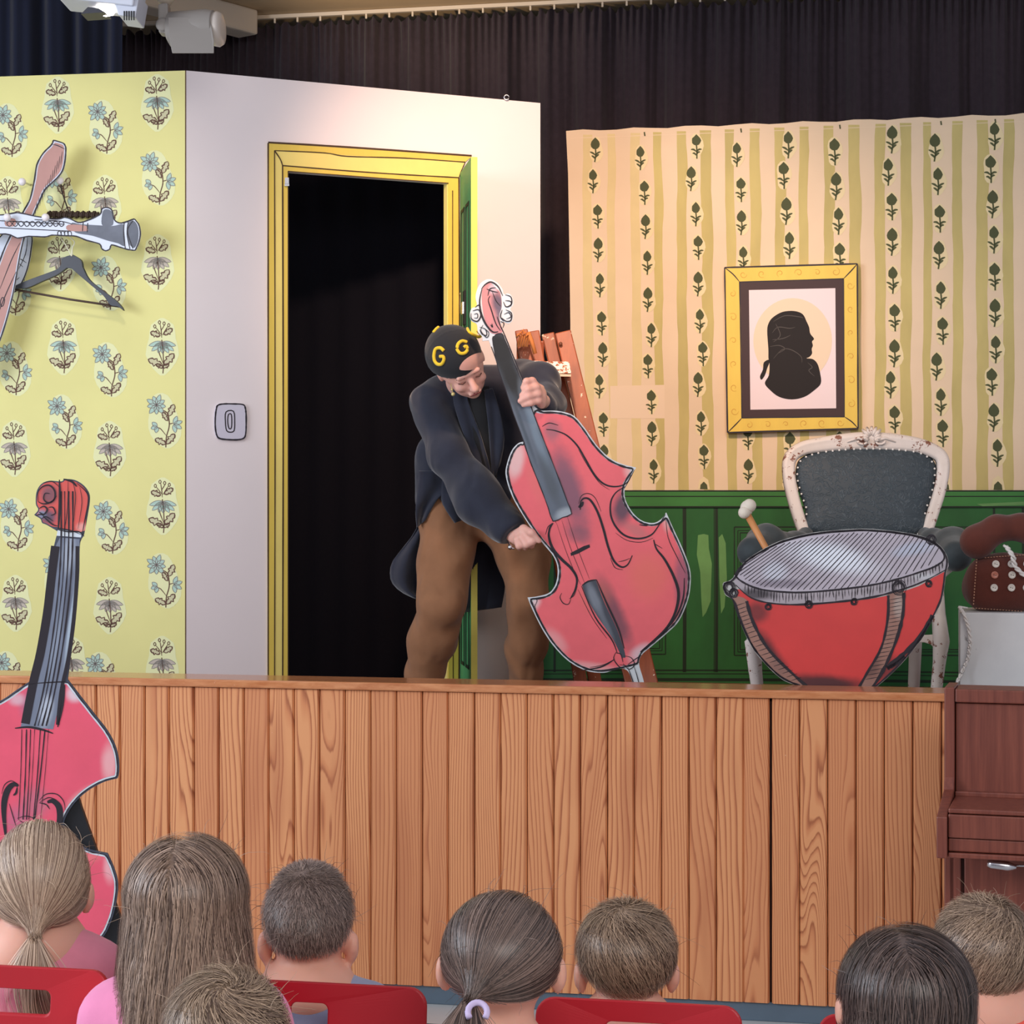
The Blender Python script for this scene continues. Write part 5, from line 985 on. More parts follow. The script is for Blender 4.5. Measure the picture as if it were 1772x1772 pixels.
body('handset', [('c', P(1690, 935, DP-.01), P(1725, 915, DP-.01), .046, .040, 1), ('c', P(1725, 915, DP), P(1768, 912, DP), .036, .036), ('c', P(1768, 912, DP), P(1812, 935, DP-.01), .038, .046), ('e', P(1692, 940, DP-.01), (.045, .05, .045))], PB, t_t, .008, .03)
v_arr = None
BT = mat('white_button', (226, 218, 206), .3); BT2 = mat('pink_button', (190, 120, 100), .3)
def onbody(x, y):                     # lay a point on the felt front
    d = Vector(((x-CX)/F, 1, -(y-CY)/F)); dmin = None
    vv = v; w = vv-np.array((0, 0, H)); t_ = w @ np.array(d)/(d.length**2); pr_ = np.linalg.norm(w-t_[:, None]*np.array(d), axis=1); m_ = pr_ < .008
    tt = t_[m_].min() if m_.any() else DP-.05; return Vector((0, 0, H))+d*tt
for r_, (y, xs) in enumerate(((976, (1723, 1750, 1777)), (995, (1721, 1751, 1777)), (1017, (1720, 1750, 1776)))):
    for c_, x in enumerate(xs):
        p = onbody(x, y); g = G(); g.lathe([(.001, .004), (.0075, .004), (.0105, .006), (.0115, .003), (.0115, 0)], p, 14, (0, -1, 0)); b_ = g.done('button', BT2 if (r_ == 1 and c_ == 0) else BT, t_t, smooth=True, base=p)
        if r_ == 1 and c_ == 0: b_['label'] = 'pinkish brown button'
        g = G(); g.box(p+Vector((-.003, -.0045, .001)), (.002, .002, .002)); g.box(p+Vector((.003, -.0045, -.001)), (.002, .002, .002)); g.done('thread_holes', M['black'], b_, kind='stuff')
g = G(); 
for a, b in (((1690, 968), (1684, 1050)), ((1684, 1052), (1772, 1058)), ((1690, 966), (1800, 958))):
    n_ = int(math.hypot(b[0]-a[0], b[1]-a[1])/5)
    for k in range(n_):
        x, y = a[0]+(b[0]-a[0])*k/n_, a[1]+(b[1]-a[1])*k/n_; g.box(onbody(x, y)-Vector((0, .001, 0)), (.005, .003, .002) if a[0] == b[0] or abs(b[1]-a[1]) < 30 else (.003, .003, .005))
g.done('stitching', mat('tan_thread', (176, 130, 104), .8), t_t, kind='stuff')
def cord(name, pts, r, label):
    g = G(); q = []
    for a, b in zip(pts, pts[1:]):
        a, b = Vector(a), Vector(b); n_ = max(2, int((b-a).length/.004)); q += [a+(b-a)*k/n_ for k in range(n_)]
    for ph in (0, math.pi): g.tube([p+Vector((r*.8*math.cos(i*.75+ph), r*.8*math.sin(i*.75+ph)*.7, 0)) for i, p in enumerate(q)], r*.75, 5)
    o = g.done(name, mat('white_twisted_yarn', (226, 220, 214), .8), None, smooth=True, base=pts[0]); o['label'] = label; o['category'] = 'cord'; return o
cord('telephone_cord', [P(1740, 944, DP-.07), P(1748, 955, DP-.09), P(1753, 963, DP-.1), P(1756, 980, DP-.1), P(1764, 988, DP-.1), P(1776, 1000, DP-.1)], .006, 'white twisted yarn cord hanging across the telephone buttons')
cord('yarn_cord', [P(1672, 1052, DP-.02), P(1660, 1050, DP-.05), P(1668, 1062, DB-.03), P(1676, 1085, DB-.035), P(1679, 1110, DB-.035), P(1675, 1140, DB-.03), P(1664, 1165, DB-.03), P(1655, 1183, DB-.05)], .0045, 'white yarn cord trailing down the left edge of the white box')
# ------------------------------------------------------------------ people: shared hair tools
def ribbons(paths, normals, w, wt):
    """paths N x K x 3 -> thin strand quads"""
    N, K, _ = paths.shape
    t = np.gradient(paths, axis=1); t /= np.linalg.norm(t, axis=2, keepdims=True)+1e-9
    s = np.cross(t, normals); s /= np.linalg.norm(s, axis=2, keepdims=True)+1e-9
    ww = (w*np.linspace(1, wt, K))[None, :, None]
    v = np.stack([paths-s*ww/2, paths+s*ww/2], 2).reshape(-1, 3)
    base = (np.arange(N)*K*2)[:, None]+(np.arange(K-1)*2)[None, :]
    q = np.stack([base, base+1, base+3, base+2], -1).reshape(-1, 4)
    return v, q
def quick_mesh(name, v, q, m, parent, smooth=True):
    off = np.array(org(parent)); v = np.asarray(v, dtype=np.float32)-off.astype(np.float32)
    me = bpy.data.meshes.new(name); me.vertices.add(len(v)); me.vertices.foreach_set('co', v.ravel())
    me.loops.add(q.size); me.loops.foreach_set('vertex_index', q.ravel().astype(np.int32))
    me.polygons.add(len(q)); me.polygons.foreach_set('loop_start', np.arange(len(q), dtype=np.int32)*4)
    me.update(calc_edges=True); me.validate(); return mesh_obj(name, me, m, parent, (0, 0, 0), smooth)
def hair(kind, C, r, m, parent, n=3200, whorl=(0, -.45, .9), length=.035, seed=1, tie=None, tail=None, lift=.006, w=.0016, yaw=0, flare=1.2, llen=.30, comb=(0, 0)):
    """C centre, r radii of the skull; the head looks along +Y turned by yaw"""
    R_ = np.random.RandomState(seed); C = np.array(C); r = np.array(r)
    cy, sy = math.cos(yaw), math.sin(yaw); RZ = np.array([[cy, -sy, 0], [sy, cy, 0], [0, 0, 1]])
    def lim(az):                       # how far down the hair grows; az 0 = nape
        a = np.abs(az); return np.interp(a, [0, .9, 1.35, 1.8, 2.4, 3.15], [2.15, 2.05, 1.62, 1.45, 1.05, .95] if kind == 'short' else [2.2, 2.15, 1.95, 1.7, 1.1, .95])
    # shell
    NU, NV = 48, 20; az = np.linspace(-math.pi, math.pi, NU, endpoint=False); th = np.linspace(0, 1, NV)
    A, T = np.meshgrid(az, th, indexing='ij'); TT = T*lim(A)
    d = np.stack([np.sin(TT)*np.sin(A), -np.sin(TT)*np.cos(A), np.cos(TT)], -1)
    edge = np.clip((1-T)/.12, 0, 1)**.5; sh = 1.0+.045*edge[..., None]
    v0 = C+(d*r*sh) @ RZ.T; iu = np.arange(NU); q0 = []
    for j in range(NV-1): q0.append(np.stack([iu*NV+j, ((iu+1) % NU)*NV+j, ((iu+1) % NU)*NV+j+1, iu*NV+j+1], 1))
    v0 = v0.reshape(-1, 3); q0 = np.concatenate(q0)
    # roots
    dd = R_.normal(size=(n*3, 3)); dd /= np.linalg.norm(dd, axis=1)[:, None]
    a_ = np.arctan2(dd[:, 0], -dd[:, 1]); t_ = np.arccos(dd[:, 2]); dd = dd[t_ < lim(a_)*.985][:n]; N = len(dd)
    lay = (1.035+R_.uniform(0, 1, N)**1.5*lift/r.mean())[:, None]
    K = {'short': 7, 'long': 24, 'pony': 13}[kind]; st = {'short': length/6, 'long': llen/23, 'pony': .02}[kind]
    ln = R_.uniform(.6, 1.15, N)[:, None]; p = dd*r*lay; path = [p]; nor = []; wh = np.array(whorl)*r; jit = R_.normal(size=(N, 3))*.28
    az0 = None
    for k in range(K):
        nn = p/(r*r); nn /= np.linalg.norm(nn, axis=1)[:, None]; nor.append(nn)
        if k == K-1: break
        if kind == 'short':
            g_ = p-wh; g_ = g_-nn*(g_*nn).sum(1)[:, None]; g_ /= np.linalg.norm(g_, axis=1)[:, None]+1e-6
            sw = np.cross(nn, g_)*comb[0]; g_ = g_+sw+jit+np.array([comb[1], 0, -.25]); g_ -= nn*(g_*nn).sum(1)[:, None]; g_ /= np.linalg.norm(g_, axis=1)[:, None]+1e-6
            q = p+g_*st*ln; s_ = np.sqrt(((q/r)**2).sum(1))[:, None]; q = q/s_*(lay+k*.006*(1+1.5*(dd[:, 2:3] > .75)))
        elif kind == 'long':
            up = p[:, 2:3] > -.15*r[2]
            side = np.where(p[:, 0:1] >= -.15*r[0], 1., -1.)*np.array([1, 0, 0])*1.6*np.clip(p[:, 2:3]/r[2]-.15, 0, 1)**2+np.array([0, -.35, 0])*np.clip(p[:, 2:3]/r[2], 0, 1)
            g_ = side+np.array([0, 0, -1.0])+jit*.35; g_ -= nn*(g_*nn).sum(1)[:, None]; g_ /= np.linalg.norm(g_, axis=1)[:, None]+1e-6
            q = p+g_*st*ln; s_ = np.sqrt(((q/r)**2).sum(1))[:, None]; q = q/s_*(lay+.012*k*.3)
            # below the ears the hair hangs in a loosely widening sheet
            dz = np.clip((-.15*r[2]-p[:, 2:3])/.24, 0, 1.2); h_ = np.array(p); rad = np.sqrt((p[:, 0:1]/r[0])**2+(p[:, 1:2]/r[1])**2)+1e-6
            tgt = (lay*1.0+(flare-1)*np.sin(np.clip(dz, 0, 1)*2.2)); h_[:, :2] = p[:, :2]/rad*(rad+(tgt-rad)*.35); h_[:, 2] -= st*ln[:, 0]
            h_[:, :2] += .0016*np.sin(k*.5+dd[:, :1]*14+jit[:, :1]*9)
            q = np.where(up, q, h_)
        else:
            T_ = np.array(tie); v_ = T_-p; q = p+v_/(K-k-1)*1.0; s_ = np.sqrt(((q/r)**2).sum(1))[:, None]; f_ = (k+1)/(K-1)
            q = q/s_*(lay+.01*np.sin(f_*3.1)*(.5+jit[:, :1]))
            if f_ > .85: q = q*(1-(f_-.85)/.15)+(T_*1.0+jit*.012)*((f_-.85)/.15)
        path.append(q); p = q
    pa = np.stack(path, 1); no = np.stack(nor, 1); pa = C+pa @ RZ.T; no = no @ RZ.T
    v1, q1 = ribbons(pa, no, w, .45)
    V = [v0, v1]; Q_ = [q0, q1+len(v0)]; tot = len(v0)+len(v1)
    # fly-away strands
    fn = 70; f0 = R_.randint(0, N, fn); fp = [pa[f0, 0]]; fd = no[f0, 0]*.5+R_.normal(size=(fn, 3))*.5+np.array([0, 0, .25])
    for k in range(6): fp.append(fp[-1]+fd*.0055*(1-k*.05)); fd = fd+R_.normal(size=(fn, 3))*.22+np.array([0, 0, -.16])
    fp = np.stack(fp, 1); v2, q2 = ribbons(fp, np.broadcast_to(np.array([0., -1, .1]), fp.shape), .0007, .3); V.append(v2); Q_.append(q2+tot); tot += len(v2)
    if kind == 'pony' and tail:
        T0 = C+RZ @ np.array(tie); K2 = 16; m2 = 420; jt = R_.normal(size=(m2, 3)); P_ = []
        for k in range(K2):
            f = k/(K2-1); c = T0+np.array(tail[0])*f+np.array(tail[1])*math.sin(f*math.pi)
            wd = tail[2]*(.22+1.1*math.sin(min(1, f*1.5)*1.57)*(1-.45*f)); P_.append(c+jt*np.array([wd, wd*.6, .004])*.5+np.array([.003, 0, 0])*np.sin(f*7+jt[:, :1]*2))
        pt = np.stack(P_, 1); nt = pt-np.stack([T0+np.array(tail[0])*k/(K2-1)+np.array([0, .03, 0]) for k in range(K2)])[None]; nt /= np.linalg.norm(nt, axis=2, keepdims=True)
        v3, q3 = ribbons(pt, nt, w, .4); V.append(v3); Q_.append(q3+tot)
    return quick_mesh('hair', np.concatenate(V), np.concatenate(Q_), m, parent)
SKIN = mat('child_skin', (226, 168, 146), .55, sss=.25, var=.04); EARS = SKIN
def kid(label, x, y, D, hw, hh, hk, hm, shirt, lean_=0, yaw=0, trousers=(52, 62, 88), shoulder=.125, neckl=.0, hairkw={}, ears=True, shirtm=None, sleeve=True):
    C = np.array(P(x, y, D)); r = np.array([hw/F*D/1.05, hw/F*D*1.16, hh/F*D/1.04])
    t = thing('person', label, 'person', Vector((C[0], C[1]-.02, 0)))
    sh = C+np.array([lean_, -.01, -r[2]-.038-neckl]); hip = np.array([C[0]+lean_*1.5, C[1]-.02, .50]); shz = sh[2]
    cy, sy = math.cos(yaw), math.sin(yaw)
    def loc(a, b, c): return C+np.array([a*r[0]*cy-b*r[1]*sy, a*r[0]*sy+b*r[1]*cy, c*r[2]])
    pr = [('e', C, tuple(r*.985)), ('e', loc(0, .25, -.45), (r[0]*.78, r[1]*.72, r[2]*.62)), ('c', loc(0, -.05, -.55), sh+np.array([0, 0, .01]), .043, .046),
          ('e', loc(0, .98, -.30), (.010, .014, .012)), ('e', loc(0, .86, -.85), (.018, .014, .014)), ('e', loc(.42, .80, -.38), (.022, .016, .02)), ('e', loc(-.42, .80, -.38), (.022, .016, .02)),
          ('e', loc(0, .95, -.62), (.018, .008, .006))]
    if ears:
        for s_ in (-1, 1): pr += [('e', loc(s_*(.99 if hk == 'short' else 1.04), -.02, -.62 if hk == 'short' else -.36), (.0085, .015, .025)), ('e', loc(s_*(1.07 if hk == 'short' else 1.12), -.12, -.52 if hk == 'short' else -.28), (.006, .013, .018))]
    arms = []
    for s_ in (-1, 1):
        a = sh+np.array([s_*shoulder*.86, 0, -.03]); e = a+np.array([s_*.05, .06, -.20]); w = np.array([hip[0]+s_*.09, hip[1]+.24, .60]); arms.append((a, e, w))
        pr += [('c', a, e, .036, .030), ('c', e, w, .029, .021), ('e', w+np.array([0, .035, -.005]), (.026, .038, .014))]
        for f_ in range(4): pr.append(('c', w+np.array([-.018+f_*.012, .05, -.004]), w+np.array([-.020+f_*.0135, .085-.006*abs(f_-1.5), -.016]), .0068, .0058))
        pr.append(('c', w+np.array([-s_*.022, .02, 0]), w+np.array([-s_*.036, .048, -.01]), .0075, .006))
    pr += [('c', sh, hip, .085, .09)]; legs = []
    for s_ in (-1, 1):
        h_ = hip+np.array([s_*.06, .02, -.01]); kn = h_+np.array([s_*.02, .30, .0]); an = np.array([kn[0], kn[1]+.02, .09]); legs.append((h_, kn, an))
        pr += [('c', h_, kn, .066, .050), ('c', kn, an, .046, .030), ('c', an+np.array([0, -.01, -.045]), an+np.array([0, .11, -.06]), .030, .026)]
    body('body', pr, SKIN, t, .006, .012)
    S_ = shirtm or mat('shirt', shirt, .85, var=.06, vscale=20, sheen=.2, bump=.2, bscale=700)
    ps = [('c', sh+np.array([-shoulder*.62, 0, -.012]), sh+np.array([shoulder*.62, 0, -.012]), .052, .052, 1.1), ('c', sh+np.array([0, 0, -.06]), hip+np.array([0, 0, .02]), .115, .118, .9)]
    ps += [('c', sh+np.array([0, -.004, .0]), sh+np.array([0, -.002, .030]), .064, .054)]
    for a, e, w in arms: ps += [('c', a, e if sleeve else a*.4+e*.6, .048, .043)]
    body('shirt', ps, S_, t, .007, .03, folds(int(x) % 97, .0035, (40, 30, 22)))
    pt = [('e', hip+np.array([0, .02, 0]), (.13, .12, .09))]
    for h_, kn, an in legs: pt += [('c', h_, kn, .076, .060), ('c', kn, an, .056, .042)]
    body('trousers', pt, mat('trousers', trousers, .8), t, .009, .03, folds(3, .003, (30, 30, 30)))
    g = G()
    for h_, kn, an in legs:
        a = Vector(an); g.box((a.x, a.y+.035, .012), (.075, .20, .024)); g.ball((a.x, a.y+.06, .035), (.037, .085, .032), 12, 8)
    g.done('shoes', mat('shoe', (70, 70, 78), .6), t, smooth=True)
    hair(hk, C, r, hm, t, yaw=yaw, **hairkw); return t, C, r
H_ = lambda n_, a, b: hair_mat(n_, a, b)
kid('person in pink top with low blonde ponytail, leftmost, before the floor double bass', 68, 1525, 3.15, 80, 96, 'pony', H_('hair_blonde', (124, 96, 80), (226, 198, 170)), (232, 140, 160), yaw=.25, shoulder=.115, hairkw=dict(tie=(-.10*.09, -.105, -.068), tail=((.030, .0, -.175), (-.012, -.008, 0), .040), n=6500, w=.0011, seed=3, lift=.010))
kid('person in pink sweater with long loose light brown hair, back to the camera', 322, 1546, 2.9, 92, 90, 'long', H_('hair_long', (78, 58, 50), (196, 166, 144)), (238, 142, 184), neckl=.042, shoulder=.122, hairkw=dict(n=8500, seed=5, flare=1.20, llen=.30, lift=.016, w=.0012))
kid('person with very short grey-brown hair and patterned collar behind the second red chair', 534, 1588, 3.15, 78, 90, 'short', H_('hair_short_brown', (60, 46, 42), (164, 140, 128)), (150, 156, 184), neckl=.018, hairkw=dict(n=12000, length=.011, seed=7, lift=.006, w=.0008, whorl=(-.1, -.35, .95)))
kid('person in the nearest row with tousled light brown hair, lowest in the photo', 390, 1792, 2.45, 100, 104, 'short', H_('hair_tousled', (84, 62, 50), (198, 170, 142)), (150, 170, 160), hairkw=dict(n=8500, length=.05, seed=9, lift=.012, comb=(.9, 0), w=.0010, whorl=(.1, -.5, .85)))
t, C, r = kid('person with brown ponytail held by a lilac hair band, centre of the audience', 868, 1652, 2.75, 98, 100, 'pony', H_('hair_dark_pony', (46, 36, 34), (146, 122, 110)), (196, 196, 204), yaw=-.08, neckl=.05, hairkw=dict(tie=(-.034, -.110, -.040), tail=((-.022, -.03, -.20), (.0, -.03, .01), .050), n=8500, seed=11, lift=.009, w=.0009))
TB_ = Vector(P(829, 1712, 2.75)); TB_.y = C[1]-.118
g = G(); q = [TB_+Vector((.0125*math.cos(a), .010*math.sin(a)-.012, .010*math.sin(a)+.002)) for a in np.linspace(-.6, 3.74, 14)]; g.tube(q, .0042, 8); g.done('hair_band', mat('lilac_band', (206, 190, 226), .8), t, smooth=True)
kid('person with neat dark-blonde short hair behind the third red chair', 1084, 1644, 3.15, 82, 80, 'short', H_('hair_dark_blond', (74, 54, 42), (190, 160, 132)), (200, 190, 180), neckl=.03, hairkw=dict(n=9000, length=.048, seed=13, lift=.009, w=.0010, comb=(.35, .2), whorl=(-.05, -.35, .93)))
kid('person with smooth dark brown hair, second from right in the nearest row', 1568, 1716, 2.6, 108, 108, 'long', H_('hair_dark_long', (34, 27, 27), (116, 96, 88)), (214, 84, 96), ears=True, hairkw=dict(n=8000, seed=15, flare=.95, llen=.24, lift=.009, w=.0011))
kid('person in orange-red shirt with light brown short hair in front of the piano', 1704, 1642, 3.15, 80, 84, 'short', H_('hair_light_brown', (80, 58, 46), (196, 168, 142)), (236, 92, 76), neckl=-.004, hairkw=dict(n=9000, length=.05, seed=17, lift=.011, w=.0010, comb=(-.5, .1), whorl=(.25, -.35, .9)))
# ------------------------------------------------------------------ red chairs
RC = mat('red_plastic', (186, 30, 42), .42, spec=.45, var=.04, bump=.06, bscale=400); CHM = mat('chair_tube', (150, 152, 158), .3, .9)
def rrect(x0, x1, z0, z1, r, n=6):
    out = []
    for cx, cz, a0 in ((x1-r, z1-r, 0), (x0+r, z1-r, 90), (x0+r, z0+r, 180), (x1-r, z0+r, 270)): out += [(cx+r*math.cos(math.radians(a0+90*k/n)), cz+r*math.sin(math.radians(a0+90*k/n))) for k in range(n+1)]
    return out
def red_chair(label, xl, xr, yt_, D, slotx, sloty):
    D0_ = D; D = D-.045; o = P(xr, CY, D-.02); w = (xr-xl)/F*D/CA; top = 1.52-((yt_-CY)/F)*D; base = Vector((o.x-w/2*CA, o.y+w/2*SA+.17, 0))
    t = thing('school_chair', label, 'chair', base, 'red moulded chairs of the audience')
    def L(u, v, z): return Vector((o.x-w*CA+u*CA+v*SA, o.y+w*SA-u*SA+v*CA, z))
    outer = rrect(0, w, top-.30, top, .026); s0, s1, z1, z0 = slotx[0]*w, slotx[1]*w, top-sloty[0], top-sloty[1]; inn = rrect(s0, s1, z0, z1, .010)
    n = len(outer); g = G()
    def cv(u): return .008*((2*u/w-1)**2)*-1+.008
    for ring, off in ((outer, 0), (inn, 0), (inn, .010), (outer, .010)): g.v += [tuple(L(u, cv(u)+off-(top-z)*-.10*-1, z)) for u, z in ring]
    for a, b in ((0, 1), (1, 2), (2, 3), (3, 0)): g.f += [(a*n+k, a*n+(k+1) % n, b*n+(k+1) % n, b*n+k) for k in range(n)]
    g.done('backrest', RC, t, bevel=.003)
    g = G(); q = [L(.0, .06, .43), L(w, .06, .43), L(w+.01, .40, .44), L(-.01, .40, .44)]; g.prism(q, (0, 0, .014)); g.done('seat', RC, t, bevel=.006)
    for u in (.03, w-.03):
        g = G(); g.tube([L(u, .03, top-.22), L(u, .035, .45), L(u-.0, -.05, .0)], .010, 8); g.done('leg', CHM, t, smooth=True)
        g = G(); g.tube([L(u, .05, .425), L(u, .36, .425), L(u, .40, .40), L(u, .43, 0)], .010, 8); g.done('leg', CHM, t, smooth=True)
red_chair('red moulded chair with hand slot at the left edge of the picture', -166, 187, 1676, 2.98, (.30, .70), (.033, .068))
red_chair('red moulded chair with hand slot behind the boy with very short hair', 384, 738, 1706, 2.98, (.32, .505), (.030, .072))
red_chair('red moulded chair behind the dark-blonde short-haired child', 930, 1284, 1738, 2.98, (.34, .66), (.031, .070))
red_chair('red moulded chair mostly hidden by the dark-haired child at right', 1426, 1700, 1764, 2.98, (.34, .66), (.031, .070))
# ------------------------------------------------------------------ the performer
t_a = thing('person', 'performer in dark tailcoat, brown trousers and black lettered cap bending over the tilted double bass', 'person', Vector((sx(830, 6.85), 6.85, FT)))
ASK = mat('performer_skin', (232, 176, 160), .5, sss=.2, var=.05)
COAT = cloth_mat('dark_tailcoat_cloth', (42, 45, 58), .35)
hc = np.array(P(796, 628, 6.60)); fd = np.array((.36, -.72, -.56)); fd /= np.linalg.norm(fd)
up = np.array((0, 0, 1.))-fd[2]*fd; up /= np.linalg.norm(up); sd = np.cross(fd, up)   # sd: the performer's right... image left/right
th = math.radians(32); cand = [up*math.cos(th)+sd*math.sin(th)*s_ for s_ in (1, -1)]; up = min(cand, key=lambda a: a[0]); sd = np.cross(fd, up)
RH = np.stack([sd, fd, up], 1)
def hl(a, b, c): return hc+sd*a+fd*b+up*c
pp = lambda x, y, d: np.array(P(x, y, d))
pr = [('e', hc, (.073, .092, .088), RH), ('e', hl(0, .035, -.045), (.056, .056, .062), RH), ('e', hl(0, .062, -.088), (.022, .020, .018), RH), ('c', hl(0, .085, -.002), hl(0, .112, -.036), .009, .012), ('e', hl(0, .102, -.040), (.017, .012, .010), RH),
      ('e', hl(.034, .070, -.034), (.022, .018, .018), RH), ('e', hl(-.034, .070, -.034), (.022, .018, .018), RH), ('c', hl(-.035, .088, .014), hl(.035, .088, .014), .008, .008), ('e', hl(.031, .082, -.002), (.014, .010, .009), RH), ('e', hl(-.031, .082, -.002), (.014, .010, .009), RH),
      ('c', hl(-.018, .092, -.064), hl(.018, .092, -.064), .005, .005), ('c', hl(-.014, .089, -.073), hl(.014, .089, -.073), .0055, .0055),
      ('e', hl(.076, -.006, -.012), (.008, .018, .028), RH), ('e', hl(-.076, -.006, -.012), (.008, .018, .028), RH),
      ('c', hl(0, -.02, -.04), pp(800, 672, 6.78), .052, .055), ('c', pp(765, 690, 6.80), pp(890, 672, 6.82), .055, .055), ('c', pp(820, 700, 6.84), pp(810, 880, 6.90), .095, .075),
      ('c', pp(748, 700, 6.76), pp(776, 800, 6.68), .042, .038), ('c', pp(776, 800, 6.68), pp(886, 925, 6.52), .037, .024),
      ('c', pp(900, 660, 6.80), pp(948, 700, 6.66), .042, .036), ('c', pp(948, 700, 6.66), pp(938, 694, 6.50), .034, .022),
      ('c', pp(785, 900, 6.88), pp(766, 1045, 6.78), .060, .045), ('c', pp(766, 1045, 6.78), pp(738, 1195, 6.89), .045, .034), ('c', pp(878, 900, 6.89), pp(914, 1045, 6.81), .060, .045), ('c', pp(914, 1045, 6.81), pp(908, 1195, 6.92), .045, .034)]
def finger(pts, rs):
    return [('c', pp(*a), pp(*b), ra, rb) for a, b, ra, rb in zip(pts, pts[1:], rs, rs[1:])]
FY = 6.418
pr += [('e', pp(937, 688, 6.475), (.018, .034, .036)), ('c', pp(936, 672, 6.50), pp(915, 660, 6.485), .012, .009)]
pr += finger([(934, 674, 6.455), (921, 659, FY+.01), (911, 660, FY), (905, 671, FY+.006)], [.012, .0112, .0104, .0088])
pr += finger([(937, 683, 6.455), (928, 670, FY+.006), (914, 674, FY-.004), (903, 684, FY+.004)], [.012, .0115, .0106, .009])
pr += finger([(938, 692, 6.455), (931, 682, FY+.006), (915, 686, FY-.004), (900, 694, FY+.004)], [.012, .0112, .0104, .0088])
pr += finger([(938, 701, 6.46), (932, 694, FY+.010), (919, 697, FY), (906, 701, FY+.006)], [.011, .010, .0094, .008])
pr += [('c', pp(892, 930, 6.50), pp(906, 920, 6.47), .024, .020), ('c', pp(900, 936, 6.49), pp(912, 930, 6.46), .020, .016)]
pr += finger([(906, 914, 6.465), (920, 922, FY+.012), (933, 936, FY+.014)], [.0125, .0112, .0085])
pr += finger([(912, 926, 6.455), (921, 937, 6.44), (920, 945, 6.462)], [.0125, .0118, .0095]); pr += finger([(903, 930, 6.455), (911, 942, 6.445), (909, 948, 6.468)], [.0125, .0112, .009]); pr += finger([(894, 934, 6.465), (898, 945, 6.46), (899, 949, 6.48)], [.0115, .010, .0085])
body('body', pr, ASK, t_a, .0042, .008)
pr = [('c', pp(764, 690, 6.80), pp(893, 668, 6.83), .078, .082), ('c', pp(820, 712, 6.84), pp(800, 822, 6.88), .135, .120, .9), ('c', pp(795, 822, 6.88), pp(800, 862, 6.88), .122, .100, .9),
      ('c', pp(745, 700, 6.76), pp(777, 795, 6.68), .070, .062), ('c', pp(777, 795, 6.68), pp(830, 862, 6.60), .064, .076), ('c', pp(830, 862, 6.60), pp(880, 914, 6.53), .076, .056), ('c', pp(790, 850, 6.85), pp(862, 868, 6.85), .070, .066), ('c', pp(755, 780, 6.84), pp(745, 860, 6.88), .062, .045), 
      ('c', pp(760, 800, 6.86), pp(738, 870, 6.90), .066, .035), ('c', pp(800, 850, 6.84), pp(820, 882, 6.78), .055, .022), ('c', pp(900, 655, 6.82), pp(930, 665, 6.74), .066, .070), ('c', pp(930, 668, 6.74), pp(950, 698, 6.64), .068, .052), ('c', pp(950, 700, 6.64), pp(944, 700, 6.55), .050, .042), ('c', pp(870, 700, 6.86), pp(890, 800, 6.88), .10, .08)]
# cuffs are cut off cleanly where the hands come out
c1, n1 = pp(884, 924, 6.515), (pp(884, 924, 6.515)-pp(800, 830, 6.63)); n1 /= np.linalg.norm(n1)
def coatcut(X): return np.where(np.linalg.norm(X-c1, axis=-1) < .14, (X-c1) @ n1-.004, -1.0)
body('tailcoat', pr, COAT, t_a, .0065, .035, folds(21, .011, (30, 24, 26)), cut=coatcut)
TR = cloth_mat('brown_trousers', (146, 102, 72), .12, .08)
pr = [('c', pp(775, 895, 6.87), pp(772, 960, 6.84), .098, .092), ('c', pp(772, 960, 6.84), pp(764, 1045, 6.77), .092, .078), ('c', pp(764, 1045, 6.77), pp(747, 1110, 6.82), .078, .078), ('c', pp(747, 1110, 6.82), pp(736, 1172, 6.88), .076, .062), ('c', pp(736, 1172, 6.88), pp(736, 1208, 6.90), .062, .058),
      ('c', pp(875, 898, 6.88), pp(905, 965, 6.85), .100, .086), ('c', pp(905, 965, 6.85), pp(914, 1045, 6.80), .084, .068), ('c', pp(914, 1045, 6.80), pp(912, 1115, 6.84), .068, .064), ('c', pp(912, 1115, 6.84), pp(908, 1208, 6.93), .064, .058), ('c', pp(800, 880, 6.90), pp(860, 880, 6.90), .105, .10)]
body('trousers', pr, TR, t_a, .0075, .03, folds(8, .011, (22, 16, 20)))
for x, D in ((736, 6.88), (908, 6.91)):
    a = Vector((sx(x, D), D, FT+.036)); body('shoe', [('c', a+Vector((0, .06, 0)), a+Vector((.03 if x > 800 else -.01, -.11, -.004)), .036, .034), ('c', a+Vector((0, .05, .0)), a+Vector((0, .05, .05)), .038, .04)], mat('black_shoe', (24, 22, 24), .4), t_a, .007, .02, cut=lambda X: FT+.001-X[:, 2])
def sheet(name, L_, R_, D, m, wave=.012, nx=14, ny=14, th=.004, ph=0, Db=None, parent=t_a):
    l, r_ = cr(L_, n=6), cr(R_, n=6); li = [l[int(i*(len(l)-1)/ny)] for i in range(ny+1)]; ri = [r_[int(i*(len(r_)-1)/ny)] for i in range(ny+1)]; g = G()
    for j in range(ny+1):
        Dj = D+((Db or D)-D)*j/ny
        for i in range(nx+1):
            f = i/nx; x = li[j][0]*(1-f)+ri[j][0]*f; y = li[j][1]*(1-f)+ri[j][1]*f; g.v.append(tuple(P(x, y, Dj+wave*(.3+j/ny)*math.sin(f*7+j*.25+ph))))
    g.f = [(j*(nx+1)+i, j*(nx+1)+i+1, (j+1)*(nx+1)+i+1, (j+1)*(nx+1)+i) for j in range(ny) for i in range(nx)]
    o = g.done(name, m, parent, smooth=True); s_ = o.modifiers.new('thickness', 'SOLIDIFY'); s_.thickness = th; s_.offset = 0; return o
